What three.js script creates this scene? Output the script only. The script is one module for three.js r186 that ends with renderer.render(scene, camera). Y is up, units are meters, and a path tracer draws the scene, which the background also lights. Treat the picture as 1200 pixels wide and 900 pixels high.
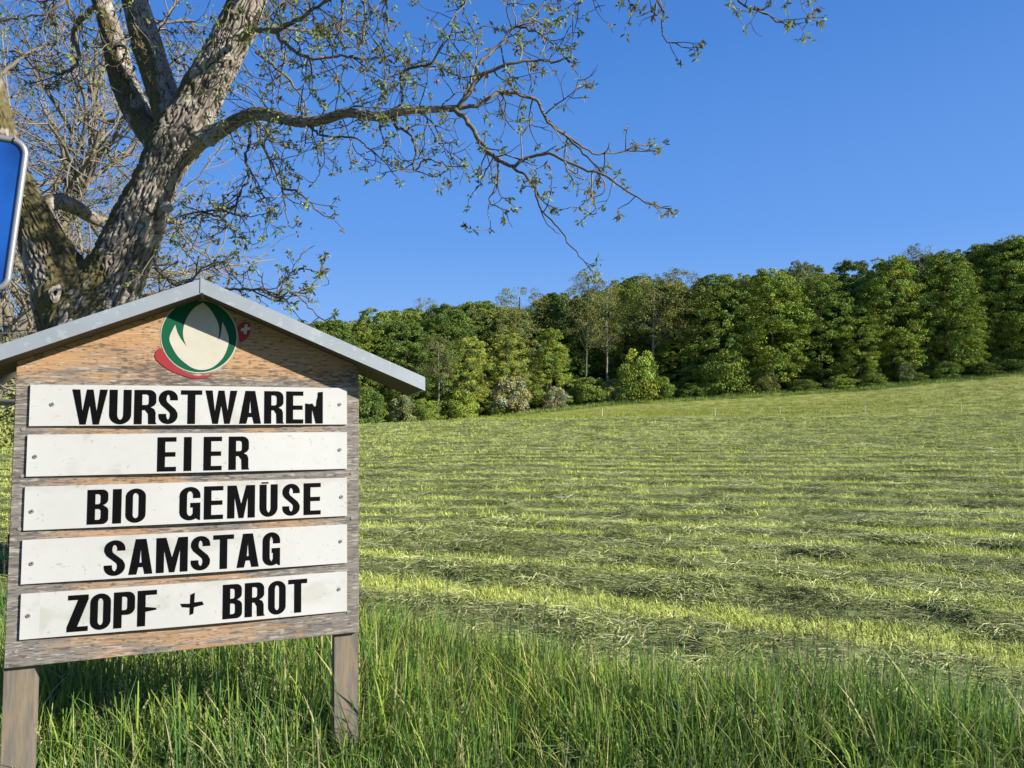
import * as THREE from 'three';
import { mergeGeometries } from 'three/addons/utils/BufferGeometryUtils.js';

// ---------------------------------------------------------------- camera, sky, sun, exposure
const scene = new THREE.Scene();
const EYE = 1.5, PITCH = Math.atan(34 / 901);
const camera = new THREE.PerspectiveCamera(2 * Math.atan(450 / 901) * 180 / Math.PI, 4 / 3, 0.1, 4000);
camera.position.set(0, EYE, 0);
camera.rotation.set(PITCH, 0, 0);
const SUN = new THREE.Vector3(0.155, 0.0785, 0.055).normalize();
const EXPOSURE = 2.1;
{
  const W = 512, H = 256, data = new Float32Array(W * H * 4);
  const stops = [[-1.57, [0.1, 0.12, 0.07]], [-0.12, [0.16, 0.19, 0.14]], [-0.01, [0.31, 0.53, 0.95]], [0.1, [0.255, 0.5, 0.965]], [0.22, [0.145, 0.37, 0.89]], [0.45, [0.075, 0.25, 0.72]], [0.8, [0.035, 0.125, 0.46]], [1.58, [0.018, 0.07, 0.3]]];
  for (let r = 0; r < H; r++) {
    const up = ((r + 0.5) / H - 0.5) * Math.PI;
    let k = 0; while (k < stops.length - 2 && up > stops[k + 1][0]) k++;
    const a = stops[k], b = stops[k + 1], f = Math.min(1, Math.max(0, (up - a[0]) / (b[0] - a[0])));
    for (let c = 0; c < W; c++) {
      const ro = ((c + 0.5) / W - 0.5) * 2 * Math.PI;
      const cs = Math.cos(ro) * Math.cos(up) * SUN.x + Math.sin(up) * SUN.y + Math.sin(ro) * Math.cos(up) * SUN.z;
      const glow = up > -0.02 ? 0.3 * Math.pow(Math.max(0, cs), 8) + 0.04 * Math.max(0, cs) : 0;
      for (let i = 0; i < 3; i++) data[(r * W + c) * 4 + i] = ((a[1][i] + (b[1][i] - a[1][i]) * f) * 0.97 + glow * [0.8, 0.8, 0.75][i]) / EXPOSURE;
      data[(r * W + c) * 4 + 3] = 1;
    }
  }
  const sky = new THREE.DataTexture(data, W, H, THREE.RGBAFormat, THREE.FloatType);
  sky.mapping = THREE.EquirectangularReflectionMapping; sky.magFilter = THREE.LinearFilter; sky.needsUpdate = true;
  scene.background = sky; scene.environment = sky;
}
const sun = new THREE.DirectionalLight(new THREE.Color().setRGB(1, 0.945, 0.85), 5);
sun.position.copy(SUN).multiplyScalar(150); sun.castShadow = true;
Object.assign(sun.shadow.camera, { left: -120, right: 120, top: 120, bottom: -120, near: 1, far: 400 });
sun.shadow.mapSize.set(4096, 4096);
scene.add(sun, sun.target);
const renderer = new THREE.WebGLRenderer({ antialias: true });
renderer.toneMapping = THREE.LinearToneMapping;
renderer.toneMappingExposure = EXPOSURE;
renderer.shadowMap.enabled = true;

// ---------------------------------------------------------------- helpers
let seedState = 1;
const seed = (s) => { seedState = s * 2654435761 >>> 0; };
const rnd = () => { seedState = (seedState + 0x6d2b79f5) | 0; let t = Math.imul(seedState ^ (seedState >>> 15), 1 | seedState); t = (t + Math.imul(t ^ (t >>> 7), 61 | t)) ^ t; return ((t ^ (t >>> 14)) >>> 0) / 4294967296; };
const rr = (a, b) => a + (b - a) * rnd();
const hash3 = (x, y, z) => { let h = Math.imul(x, 374761393) ^ Math.imul(y, 668265263) ^ Math.imul(z, 2147483647 ^ 0x5bd1e995); h = Math.imul(h ^ (h >>> 13), 1274126177); return ((h ^ (h >>> 16)) >>> 0) / 4294967296; };
const sm = (t) => t * t * (3 - 2 * t);
function noise3(x, y, z) {
  const ix = Math.floor(x), iy = Math.floor(y), iz = Math.floor(z), fx = sm(x - ix), fy = sm(y - iy), fz = sm(z - iz);
  const L = (a, b, t) => a + (b - a) * t;
  const p = (k) => L(L(hash3(ix, iy, iz + k), hash3(ix + 1, iy, iz + k), fx), L(hash3(ix, iy + 1, iz + k), hash3(ix + 1, iy + 1, iz + k), fx), fy);
  return L(p(0), p(1), fz);
}
function noise2(x, y, s = 0) {
  const ix = Math.floor(x), iy = Math.floor(y), fx = sm(x - ix), fy = sm(y - iy);
  const a = hash3(ix, iy, s), b = hash3(ix + 1, iy, s), c = hash3(ix, iy + 1, s), d = hash3(ix + 1, iy + 1, s);
  return a + (b - a) * fx + (c - a) * fy + (a - b - c + d) * fx * fy;
}
const fbm2 = (x, y, o = 4, s = 0) => { let v = 0, a = 0.5, t = 0; for (let i = 0; i < o; i++) { v += a * noise2(x, y, s + i); t += a; a *= 0.5; x *= 2.03; y *= 2.03; } return v / t; };
const clamp = (x, a = 0, b = 1) => Math.min(b, Math.max(a, x));
const sstep = (a, b, x) => sm(clamp((x - a) / (b - a)));
const lerp = (a, b, t) => a + (b - a) * t;
const mix3 = (a, b, t) => [lerp(a[0], b[0], t), lerp(a[1], b[1], t), lerp(a[2], b[2], t)];
const table = (T, x) => { if (x <= T[0][0]) return T[0][1]; for (let i = 0; i < T.length - 1; i++) if (x <= T[i + 1][0]) return lerp(T[i][1], T[i + 1][1], (x - T[i][0]) / (T[i + 1][0] - T[i][0])); return T[T.length - 1][1]; };
const V = (x, y, z) => new THREE.Vector3(x, y, z);
// the point seen at pixel (px, py) of the 1200 x 900 photograph, at a horizontal distance d in front of the camera
const at = (px, py, d) => {
  const x = (px - 600) / 901, y = -(py - 450) / 901, c = Math.cos(PITCH), s = Math.sin(PITCH);
  const ry = y * c + s, rz = y * s - c, k = d / -rz;
  return V(x * k, EYE + ry * k, -d);
};
const used = new Map();
const numbered = (n) => { const k = used.get(n) || 0; used.set(n, k + 1); return k ? n + '_' + String(k).padStart(3, '0') : n; };
const shadows = (o) => o.traverse((m) => { if (m.isMesh) { m.castShadow = true; m.receiveShadow = true; } });
function tag(o, label, category, group, kind) { if (label) o.userData.label = label; if (category) o.userData.category = category; if (group) o.userData.group = group; if (kind) o.userData.kind = kind; return o; }
function thing(name, label, category, pos, group) { const g = new THREE.Group(); g.name = numbered(name); if (pos) g.position.copy(pos); scene.add(g); return tag(g, label, category, group); }
function part(name, geo, m, parent, kind) { const o = new THREE.Mesh(geo, m); o.name = name; if (kind) o.userData.kind = kind; parent.add(o); return o; }
const rgb = (r, g, b) => new THREE.Color().setRGB(r, g, b);
const std = (c, rough = 0.8, o = {}) => new THREE.MeshStandardMaterial({ color: rgb(...c), roughness: rough, ...o });
const leafy = (c, t = 0.35, rough = 0.92) => new THREE.MeshPhysicalMaterial({ color: rgb(...c), roughness: rough, transmission: t, thickness: 0, vertexColors: true, side: THREE.DoubleSide, ior: 1.3, specularIntensity: 0.3 });
class MB {
  constructor() { this.p = []; this.c = []; this.i = []; this.n = 0; }
  v(x, y, z, c) { this.p.push(x, y, z); this.c.push(c[0], c[1], c[2]); return this.n++; }
  tri(a, b, c) { this.i.push(a, b, c); }
  geo() {
    const g = new THREE.BufferGeometry();
    g.setAttribute('position', new THREE.Float32BufferAttribute(this.p, 3));
    g.setAttribute('color', new THREE.Float32BufferAttribute(this.c, 3));
    g.setIndex(this.i); g.computeVertexNormals(); return g;
  }
  // a thin twig along points with radii
  twig(pts, r0, r1, c, sides = 4) {
    let last = null; const t = V(), a = V(), b = V();
    for (let k = 0; k < pts.length; k++) {
      t.copy(pts[Math.min(k + 1, pts.length - 1)]).sub(pts[Math.max(0, k - 1)]).normalize();
      a.set(Math.abs(t.y) > 0.9 ? 1 : 0, Math.abs(t.y) > 0.9 ? 0 : 1, 0).cross(t).normalize(); b.copy(t).cross(a);
      const r = lerp(r0, r1, k / (pts.length - 1)), ring = [];
      for (let s = 0; s < sides; s++) { const q = s / sides * 6.2832, cx = Math.cos(q) * r, sx = Math.sin(q) * r; ring.push(this.v(pts[k].x + a.x * cx + b.x * sx, pts[k].y + a.y * cx + b.y * sx, pts[k].z + a.z * cx + b.z * sx, c)); }
      if (last) for (let s = 0; s < sides; s++) { const s2 = (s + 1) % sides; this.tri(last[s], last[s2], ring[s]); this.tri(last[s2], ring[s2], ring[s]); }
      last = ring;
    }
  }
  // a pointed leaf of length l and width w from p along d, face n
  leaf(p, d, n, l, w, c) {
    const sx = d.y * n.z - d.z * n.y, sy = d.z * n.x - d.x * n.z, sz = d.x * n.y - d.y * n.x;
    const a = this.v(p.x, p.y, p.z, c), m = l * 0.45, o = w * 0.25;
    const b = this.v(p.x + d.x * m + sx * w / 2 + n.x * o, p.y + d.y * m + sy * w / 2 + n.y * o, p.z + d.z * m + sz * w / 2 + n.z * o, c);
    const e = this.v(p.x + d.x * l, p.y + d.y * l, p.z + d.z * l, c);
    const f = this.v(p.x + d.x * m - sx * w / 2 + n.x * o, p.y + d.y * m - sy * w / 2 + n.y * o, p.z + d.z * m - sz * w / 2 + n.z * o, c);
    this.tri(a, b, e); this.tri(a, e, f);
  }
}
const randDir = () => { const z = rr(-1, 1), q = rr(0, 6.2832), r = Math.sqrt(1 - z * z); return V(r * Math.cos(q), z, r * Math.sin(q)); };

// ---------------------------------------------------------------- terrain
const MID = [[-1, 0.1], [-0.6, 0.25], [-0.2, 0.62], [-0.05, 1.05], [0.3, 1.15], [0.67, 1.35], [1.1, 1.9]];
const FAR = [[-1, -0.9], [-0.6, -0.4], [-0.2, 0.15], [-0.05, 0.95], [0.11, 2.4], [0.28, 3.3], [0.44, 4.1], [0.67, 6.2], [1.1, 10]];
const EDGE = [[-1, 76], [-0.2, 88], [-0.1, 92], [-0.03, 98], [0.1, 104], [0.67, 107], [1.1, 110]];   // how far the meadow reaches, by direction
function groundY(x, z) {
  const d = Math.max(-z, Math.abs(x) * 0.6, 0.01); if (d < 4.5) return 0;
  const t = clamp(x / d, -1, 1.1), m = table(MID, t), f = table(FAR, t);
  const P = [[4.5, 0, 0.004], [30, m * 0.46, m / 52], [55, m, (f - m) / 75 + m / 110], [100, f, (f - m) / 60 + 0.09], [150, f + 9, 0.2], [260, f + 26, 0.05], [900, f + 30, 0]];
  let k = 0; while (k < P.length - 2 && d > P[k + 1][0]) k++;
  const a = P[k], b = P[k + 1], L = b[0] - a[0], u = clamp((d - a[0]) / L);
  const u2 = u * u, u3 = u2 * u;
  return (2 * u3 - 3 * u2 + 1) * a[1] + (u3 - 2 * u2 + u) * L * a[2] + (-2 * u3 + 3 * u2) * b[1] + (u3 - u2) * L * b[2];
}
// rows of the mowing: the coordinate across them, and the bright stubble lines between the swaths
const rowS = (x, d) => d + x * 0.44 * Math.exp(-(Math.max(d, 3) - 5.5) / 7);
const LINES = [6.27, 7.55, 8.45, 9.56, 10.55, 11.5, 12.4, 13.55, 14.6, 15.6];
function stubble(x, d) {          // 1 on the mown stripes, 0 on the swaths of cut grass
  const s = rowS(x, d) + (noise2(x * 0.5, d * 0.5, 9) - 0.5) * 0.25 + (noise2(x * 3, d * 3, 8) - 0.5) * 0.2;
  let dist = 9, w = 0.2;
  if (s < 15.9) for (let i = 0; i < LINES.length; i++) { const q = Math.abs(s - LINES[i]); if (q < dist) { dist = q; w = i === 0 ? 0.28 : i === 1 ? 0.17 : 0.115; } }
  else { const q = (s - 15.6) / 1.15, i = Math.round(q); dist = Math.abs(q - i) * 1.15; w = 0.12 + 0.12 * (hash3(i, 3, 1) - 0.5); }
  const broken = Math.max(0.3, sstep(0.15, 0.42, noise2(x * 0.22 + 31, s * 1.4, 5) + (s < 8 ? 0.4 : 0.08)));
  return sstep(w + 0.07, w - 0.06, dist) * broken * lerp(1, 0.5, sstep(26, 50, d));
}
const tallEdge = (x, d) => rowS(x, d) - 4.35 - 0.42 * sstep(0.6, 2.2, x) - (noise2(x * 1.3, d * 1.3, 4) - 0.5) * 0.5 + 0.28 * clamp(-x - 1, 0, 3) * 0.3;   // below 0: the uncut verge
const mownEdge = (x) => 55.5 + (noise2(x * 0.1, 3, 7) - 0.5) * 3;
function fieldColor(x, d) {
  const n = fbm2(x * 1.6, d * 1.6, 3, 1), n2 = fbm2(x * 9, d * 9, 2, 2), big = fbm2(x * 0.12, d * 0.3, 3, 3);
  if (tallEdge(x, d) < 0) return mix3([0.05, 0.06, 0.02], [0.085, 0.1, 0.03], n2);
  const e = table(EDGE, clamp(x / d, -1, 1.1));
  let c;
  if (d > mownEdge(x) - 1.5 && x / d > -0.07) {
    const k = fbm2(x * 0.5, d * 0.9, 3, 6);
    c = mix3([0.19, 0.225, 0.04], [0.285, 0.3, 0.055], sstep(0.3, 0.7, k * 0.6 + big * 0.4));
    c = mix3([0.21, 0.22, 0.07], c, sstep(-1.5, 1, d - mownEdge(x)));
  } else {
    const st = stubble(x, d);
    const sw = mix3([0.07, 0.095, 0.018], [0.17, 0.2, 0.045], sstep(0.25, 0.75, n * 0.5 + n2 * 0.5));
    c = mix3(sw, mix3([0.38, 0.42, 0.08], [0.45, 0.48, 0.105], n2), st * 0.95);
    c = mix3(c, [0.225, 0.245, 0.08], 0.5 * sstep(15, 45, d));
  }
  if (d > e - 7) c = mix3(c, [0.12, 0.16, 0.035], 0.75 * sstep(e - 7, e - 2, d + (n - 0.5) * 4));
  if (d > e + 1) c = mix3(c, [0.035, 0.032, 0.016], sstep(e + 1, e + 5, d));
  const dirt = Math.exp(-(((x + 14.5) / 2.6) ** 2 + ((d - 84) / 2.6) ** 2));
  return mix3(c, [0.36, 0.26, 0.15], dirt * 0.9);
}
function relief(x, d) {           // how far the cut grass lies above the soil
  if (d > 62 || tallEdge(x, d) < -0.4) return 0;
  const fade = sstep(62, 40, d) * sstep(-0.4, 0.2, tallEdge(x, d));
  const st = stubble(x, d), cl = fbm2(x * 2.4, d * 2.4, 3, 11), fine = fbm2(x * 8, d * 8, 2, 12);
  return fade * ((1 - st) * (0.008 + 0.065 * sstep(0.55, 0.85, cl) * sstep(25, 8, d) + 0.035 * (fine - 0.3)) + st * 0.015 * fine);
}
const groundMat = new THREE.MeshStandardMaterial({ color: 0xffffff, roughness: 0.95, vertexColors: true });
{
  const mb = new MB(), ND = 470, NX = 430, T0 = -0.98, T1 = 0.98;
  for (let i = 0; i <= ND; i++) {
    const d = 3 * Math.pow(128 / 3, i / ND);
    for (let j = 0; j <= NX; j++) {
      const x = d * lerp(T0, T1, j / NX) + (i % 2 ? 0.5 : 0) * d * (T1 - T0) / NX;
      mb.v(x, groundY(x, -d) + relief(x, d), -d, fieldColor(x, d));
      if (i && j) { const q = mb.n - 1, w = NX + 1; mb.tri(q - w - 1, q - w, q); mb.tri(q - w - 1, q, q - 1); }
    }
  }
  const o = new THREE.Mesh(mb.geo(), groundMat); o.name = 'meadow'; tag(o, 'mown sloping meadow with rows of cut grass', null, null, 'structure'); scene.add(o);
  // the land all round, out to the horizon, a little below the meadow sheet
  const g = new MB(), R = [0, 1.5, 3, 5, 8, 12, 18, 26, 38, 52, 70, 85, 100, 112, 125, 140, 160, 190, 230, 280, 360, 500, 800, 1400, 2500], NA = 96;
  for (let i = 0; i < R.length; i++) for (let j = 0; j <= NA; j++) {
    const q = j / NA * Math.PI * 2, x = Math.sin(q) * R[i], z = -Math.cos(q) * R[i], d = -z;
    const under = d > 2 && Math.abs(x / d) < 1.05 && d < 135;
    const e = table(EDGE, clamp(x / Math.max(d, 0.1), -1, 1.1));
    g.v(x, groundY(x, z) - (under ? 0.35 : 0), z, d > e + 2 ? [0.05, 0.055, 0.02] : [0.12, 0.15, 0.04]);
    if (i && j) { const k = g.n - 1, w = NA + 1; g.tri(k - w - 1, k, k - w); g.tri(k - w - 1, k - 1, k); }
  }
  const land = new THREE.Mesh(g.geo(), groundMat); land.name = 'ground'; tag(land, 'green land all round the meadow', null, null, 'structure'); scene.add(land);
}
function instanced(name, geo, m, list, label, category, parent = scene) {
  const o = new THREE.InstancedMesh(geo, m, list.length); o.name = name;
  const M = new THREE.Matrix4(), q = new THREE.Quaternion(), e = new THREE.Euler(), c = new THREE.Color();
  list.forEach((t, i) => { e.set(t.tx || 0, t.ry || 0, t.tz || 0, 'YXZ'); q.setFromEuler(e); M.compose(V(t.x, t.y, t.z), q, V(t.s, t.sy || t.s, t.s)); o.setMatrixAt(i, M); o.setColorAt(i, c.setRGB(...(t.c || [1, 1, 1]))); });
  o.userData.kind = 'stuff'; if (label) o.userData.label = label; if (category) o.userData.category = category;
  o.castShadow = o.receiveShadow = true; parent.add(o); return o;
}
// a grass blade: curved tapering strip, rooted at (x, z)
function blade(mb, x, z, h, w, q, bend, c, segs = 5, y0 = 0, curl = 2) {
  let prev = null; const dx = Math.cos(q), dz = Math.sin(q);
  let px = x, py = y0, pz = z, ang = rr(0.02, 0.16);
  const tw = rr(-0.6, 0.6);
  for (let k = 0; k <= segs; k++) {
    const f = k / segs, ww = w * (k === segs ? 0.06 : Math.min(1, 1.35 - f)) / 2, s = q + Math.PI / 2 + tw * f, sx = Math.cos(s) * ww, sz = Math.sin(s) * ww;
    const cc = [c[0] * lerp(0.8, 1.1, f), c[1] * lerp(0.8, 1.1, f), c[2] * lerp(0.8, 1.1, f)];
    const a = mb.v(px - sx, py, pz - sz, cc), b = mb.v(px + sx, py, pz + sz, cc);
    if (prev) { mb.tri(prev[0], prev[1], a); mb.tri(prev[1], b, a); }
    prev = [a, b];
    ang += bend * Math.pow((k + 1) / segs, curl - 1) / segs * 2;
    const L = h / segs; px += Math.sin(ang) * dx * L; pz += Math.sin(ang) * dz * L; py += Math.cos(ang) * L;
  }
}
const grassMat = leafy([1, 1, 1], 0.4, 0.85);
const shortMat = new THREE.MeshPhysicalMaterial({ color: 0xffffff, vertexColors: true, roughness: 0.9, specularIntensity: 0.3, side: THREE.DoubleSide });
// ---------------------------------------------------------------- the uncut verge
{
  seed(11);
  const variants = [];
  for (let v = 0; v < 7; v++) {
    const mb = new MB();
    for (let i = 0; i < 26; i++) {
      const a = rr(0, 6.28), r = Math.sqrt(rnd()) * 0.085, k = rnd();
      const c = k < 0.06 ? [0.42, 0.4, 0.2] : k < 0.4 ? [0.158, 0.265, 0.048] : k < 0.67 ? [0.097, 0.2, 0.052] : [0.265, 0.36, 0.062];
      blade(mb, Math.cos(a) * r, Math.sin(a) * r, rr(0.45, 1.15) * 0.44, rnd() < 0.12 ? rr(0.011, 0.016) : rr(0.004, 0.01), rr(0, 6.28), Math.pow(rnd(), 1.7) * 2.1, c, 6);
    }
    variants.push(mb.geo());
  }
  const lists = variants.map(() => []);
  for (let i = 0; i < 15000; i++) {
    const d = Math.sqrt(rr(1.9 * 1.9, 7.5 * 7.5)), x = d * rr(-0.9, 0.85), e = tallEdge(x, d);
    if (e > 0 || (e > -0.35 && rnd() < 0.35)) continue;
    let s = rr(0.75, 1.15) * (0.72 + 0.55 * noise2(x * 1.1, d * 1.1, 21));
    s *= d < 3.1 ? lerp(0.62, 1, sstep(2.4, 3.1, d)) : 1; if (e > -0.6) s *= lerp(0.65, 1, clamp(-e / 0.6));
    if (x > 1) s *= lerp(1, 0.85, clamp((x - 1) / 2));
    const w = noise2(x * 0.9, d * 0.9, 22);
    lists[Math.floor(rnd() * 7)].push({ x, y: groundY(x, -d) - 0.01, z: -d, s, sy: s * rr(0.9, 1.15), ry: rr(0, 6.28), tx: rr(-0.12, 0.12), tz: rr(-0.12, 0.12), c: [lerp(0.85, 1.25, w), lerp(0.9, 1.12, w), lerp(1.1, 0.85, w)] });
  }
  const verge = new THREE.Group(); verge.name = 'grass'; tag(verge, 'tall uncut green grass along the front of the meadow', 'grass', null, 'stuff'); scene.add(verge);
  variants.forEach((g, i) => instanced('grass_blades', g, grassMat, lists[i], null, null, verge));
  // flowering stalks
  const stalks = [];
  for (let v = 0; v < 5; v++) {
    const mb = new MB(), n = 3;
    for (let i = 0; i < n; i++) {
      const x = rr(-0.06, 0.06), z = rr(-0.06, 0.06), h = rr(0.5, 0.72), a = rr(0, 6.28), lean = rr(0.03, 0.16), pts = [];
      for (let k = 0; k <= 5; k++) { const f = k / 5; pts.push(V(x + Math.cos(a) * lean * f * f * h, f * h, z + Math.sin(a) * lean * f * f * h)); }
      const pale = v < 2, c = pale ? [0.27, 0.3, 0.13] : [0.1, 0.14, 0.045];
      mb.twig(pts, 0.0016, 0.001, c, 3);
      const top = pts[5], hl = pale ? 0.09 : 0.07;
      for (let k = 0; k < 34; k++) { const f = rnd(), d = randDir(); d.y = Math.abs(d.y) * 1.5 + 0.6; d.normalize(); const rad = pale ? 0.011 : 0.004; mb.leaf(V(top.x + rr(-1, 1) * rad, top.y - hl * 0.5 + f * hl, top.z + rr(-1, 1) * rad), d, randDir(), rr(0.008, 0.016), 0.005, pale ? [0.4, 0.41, 0.18] : [0.13, 0.12, 0.07]); }
    }
    stalks.push(mb.geo());
  }
  const sl = stalks.map(() => []);
  for (let i = 0; i < 640; i++) {
    const d = Math.sqrt(rr(2.3 * 2.3, 36)), x = d * rr(-0.85, 0.8); if (tallEdge(x, d) > -0.1) continue;
    const s = rr(0.65, 1) * (d < 3 ? 0.6 : 0.95);
    sl[2 + Math.floor(rnd() * 3)].push({ x, y: groundY(x, -d), z: -d, s, ry: rr(0, 6.28), tx: rr(-0.1, 0.1), tz: rr(-0.1, 0.1) });
  }
  for (let i = 0; i < 75; i++) {   // pale heads, thickest at the left by the sign's near post
    const d = rr(2.5, 3.6), x = d * (i < 50 ? rr(-0.6, -0.3) : rr(-0.5, 0.6));
    sl[i % 2].push({ x, y: groundY(x, -d), z: -d, s: rr(0.5, 0.78), ry: rr(0, 6.28), tx: rr(-0.25, 0.25), tz: rr(-0.25, 0.25) });
  }
  const weeds = [];
  for (let v = 0; v < 3; v++) {
    const mb = new MB();
    for (let i = 0; i < 9; i++) {
      const q = rr(0, 6.28), up = rr(0.35, 1.1), d = V(Math.cos(q) * Math.cos(up), Math.sin(up), Math.sin(q) * Math.cos(up)), n = V(-Math.cos(q) * Math.sin(up), Math.cos(up), -Math.sin(q) * Math.sin(up)), l = rr(0.1, 0.24), st = rr(0.02, 0.1), k = rr(0.8, 1.2), c = [0.1 * k, 0.19 * k, 0.05 * k], o = V(rr(-0.03, 0.03), 0, rr(-0.03, 0.03)), b = o.clone().addScaledVector(d, st), sag = d.clone(); sag.y -= 0.35; sag.normalize();
      mb.twig([o, b], 0.002, 0.0015, c, 3); mb.leaf(b, d, n, l * 0.6, l * 0.26, c); mb.leaf(b.clone().addScaledVector(d, l * 0.3), sag, n, l * 0.7, l * 0.3, c);
    }
    weeds.push(mb.geo());
  }
  const wl = weeds.map(() => []);
  for (let i = 0; i < 420; i++) { const d = Math.sqrt(rr(3 * 3, 30)), x = d * rr(-0.85, 0.8), p = noise2(x * 0.8, d * 0.8, 25); if (tallEdge(x, d) > -0.1 || p < 0.5) continue; wl[i % 3].push({ x, y: groundY(x, -d) + rr(0, 0.16), z: -d, s: rr(0.7, 1.2), ry: rr(0, 6.28), tx: rr(-0.2, 0.2), tz: rr(-0.2, 0.2) }); }
  weeds.forEach((g, i) => instanced('broad_leaves', g, grassMat, wl[i], null, null, verge));
  stalks.forEach((g, i) => instanced('seed_stalks', g, grassMat, sl[i], null, null, verge));
}
// ---------------------------------------------------------------- cut grass, stubble and the meadow's short grass
{
  seed(23);
  const hay = [];
  for (let v = 0; v < 5; v++) {
    const mb = new MB();
    for (let i = 0; i < 46; i++) {
      const a = rr(0, 6.28), r = Math.sqrt(rnd()) * 0.15, q = (rnd() < 0.6 ? rr(-0.7, 0.7) + (rnd() < 0.5 ? Math.PI : 0) : rr(0, 6.28)), l = rr(0.06, 0.19), w = rr(0.0025, 0.0055), k = rnd();
      const c = k < 0.27 ? [0.56, 0.56, 0.27] : k < 0.6 ? [0.26, 0.31, 0.08] : [0.12, 0.17, 0.036];
      let px = Math.cos(a) * r, pz = Math.sin(a) * r, py = rr(0, 0.025), pitch = rr(-0.1, 0.4), prev = null, qq = q;
      for (let s = 0; s <= 3; s++) {
        const nx = -Math.sin(qq) * w / 2, nz = Math.cos(qq) * w / 2, ty = rr(-1, 1) * w * 0.4;
        const A = mb.v(px - nx, py - ty, pz - nz, c), B = mb.v(px + nx, py + ty, pz + nz, c);
        if (prev) { mb.tri(prev[0], prev[1], A); mb.tri(prev[1], B, A); }
        prev = [A, B]; px += Math.cos(qq) * Math.cos(pitch) * l / 3; pz += Math.sin(qq) * Math.cos(pitch) * l / 3; py += Math.sin(pitch) * l / 3; pitch -= rr(0.1, 0.5); qq += rr(-0.3, 0.3);
      }
    }
    hay.push(mb.geo());
  }
  const tufts = [];
  for (let v = 0; v < 4; v++) {
    const mb = new MB();
    for (let i = 0; i < 34; i++) { const a = rr(0, 6.28), r = Math.sqrt(rnd()) * 0.1, k = rnd(); blade(mb, Math.cos(a) * r, Math.sin(a) * r, rr(0.035, 0.075), rr(0.003, 0.0055), rr(0, 6.28), rr(0, 1.1), k < 0.35 ? [0.58, 0.6, 0.19] : k < 0.75 ? [0.44, 0.49, 0.11] : [0.3, 0.37, 0.075], 2, 0, 1); }
    tufts.push(mb.geo());
  }
  const hl = hay.map(() => []), tl = tufts.map(() => []), ml = tufts.map(() => []);
  const rowAngle = (x, d) => { const a = rowS(x + 0.1, d) - rowS(x - 0.1, d), b = rowS(x, d + 0.1) - rowS(x, d - 0.1); return Math.atan2(a / b, 1); };
  const put = (n, d0, d1, sc) => {
    for (let i = 0; i < n; i++) {
      const d = Math.sqrt(rr(d0 * d0, d1 * d1)), x = d * rr(-0.78, 0.78); if (tallEdge(x, d) < -0.25 || d > mownEdge(x)) continue;
      if (d > table(EDGE, clamp(x / d, -1, 1.1)) - 6) continue;
      const st = stubble(x, d), y = groundY(x, -d) + relief(x, d), s = sc * rr(0.7, 1.3) ;
      if (rnd() > (st > 0.3 ? 0.97 : st * 0.5)) {
        const cl = fbm2(x * 2.4, d * 2.4, 3, 11), b = lerp(0.46, 1.2, noise2(x * 1.3, rowS(x, d) * 2.6, 31)) * lerp(1, 1.12, sstep(20, 45, d));
        hl[Math.floor(rnd() * 5)].push({ x, y: y - 0.01, z: -d, s, sy: s * rr(0.35, 0.75) / (d > 10 ? 1.5 : 1) * (cl > 0.62 ? 1.7 : 1), ry: rowAngle(x, d) + rr(-0.5, 0.5), tx: rr(-0.15, 0.15), tz: rr(-0.15, 0.15), c: [b, b, b] });
      } else tl[Math.floor(rnd() * 4)].push({ x, y: y - 0.005, z: -d, s: s * 1.1, sy: s * rr(0.7, 1), ry: rr(0, 6.28), c: d > 8 ? [1.2, 1.2, 1.05] : [1, 1, 1] });
    }
  };
  put(11000, 3, 10, 1); put(14000, 10, 22, 1.35); put(16000, 22, 40, 1.9); put(16000, 40, 62, 2.6);
  for (let i = 0; i < 14000; i++) {
    const d = Math.sqrt(rr(50 * 50, 108 * 108)), x = d * rr(-0.3, 0.8); const e = table(EDGE, clamp(x / d, -1, 1.1));
    if (d < mownEdge(x) && x / d > -0.1 || d > e || (x / d < -0.08 && d < e - 9)) continue;
    const edge = d > e - 5, b = lerp(0.75, 1.15, noise2(x * 0.35, d * 0.5, 33)), s = edge ? rr(5, 9) : rr(2, 4);
    ml[Math.floor(rnd() * 4)].push({ x, y: groundY(x, -d) - 0.02, z: -d, s, ry: rr(0, 6.28), c: edge ? [b * 0.5, b * 0.62, b * 0.5] : [b * 0.66, b * 0.66, b * 0.5] });
  }
  const cut = new THREE.Group(); cut.name = 'cut_grass'; tag(cut, 'cut grass lying in rows on the mown meadow', 'cut grass', null, 'stuff'); scene.add(cut);
  hay.forEach((g, i) => instanced('cut_stems', g, shortMat, hl[i], null, null, cut));
  const stb = new THREE.Group(); stb.name = 'stubble'; tag(stb, 'short yellow green stubble between the rows of cut grass', 'stubble', null, 'stuff'); scene.add(stb);
  tufts.forEach((g, i) => instanced('stubble_blades', g, shortMat, tl[i], null, null, stb));
  const mg = new THREE.Group(); mg.name = 'meadow_grass'; tag(mg, 'yellow green grass of the upper meadow before the wood', 'grass', null, 'stuff'); scene.add(mg);
  tufts.forEach((g, i) => instanced('meadow_blades', g, shortMat, ml[i], null, null, mg));
}
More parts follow.
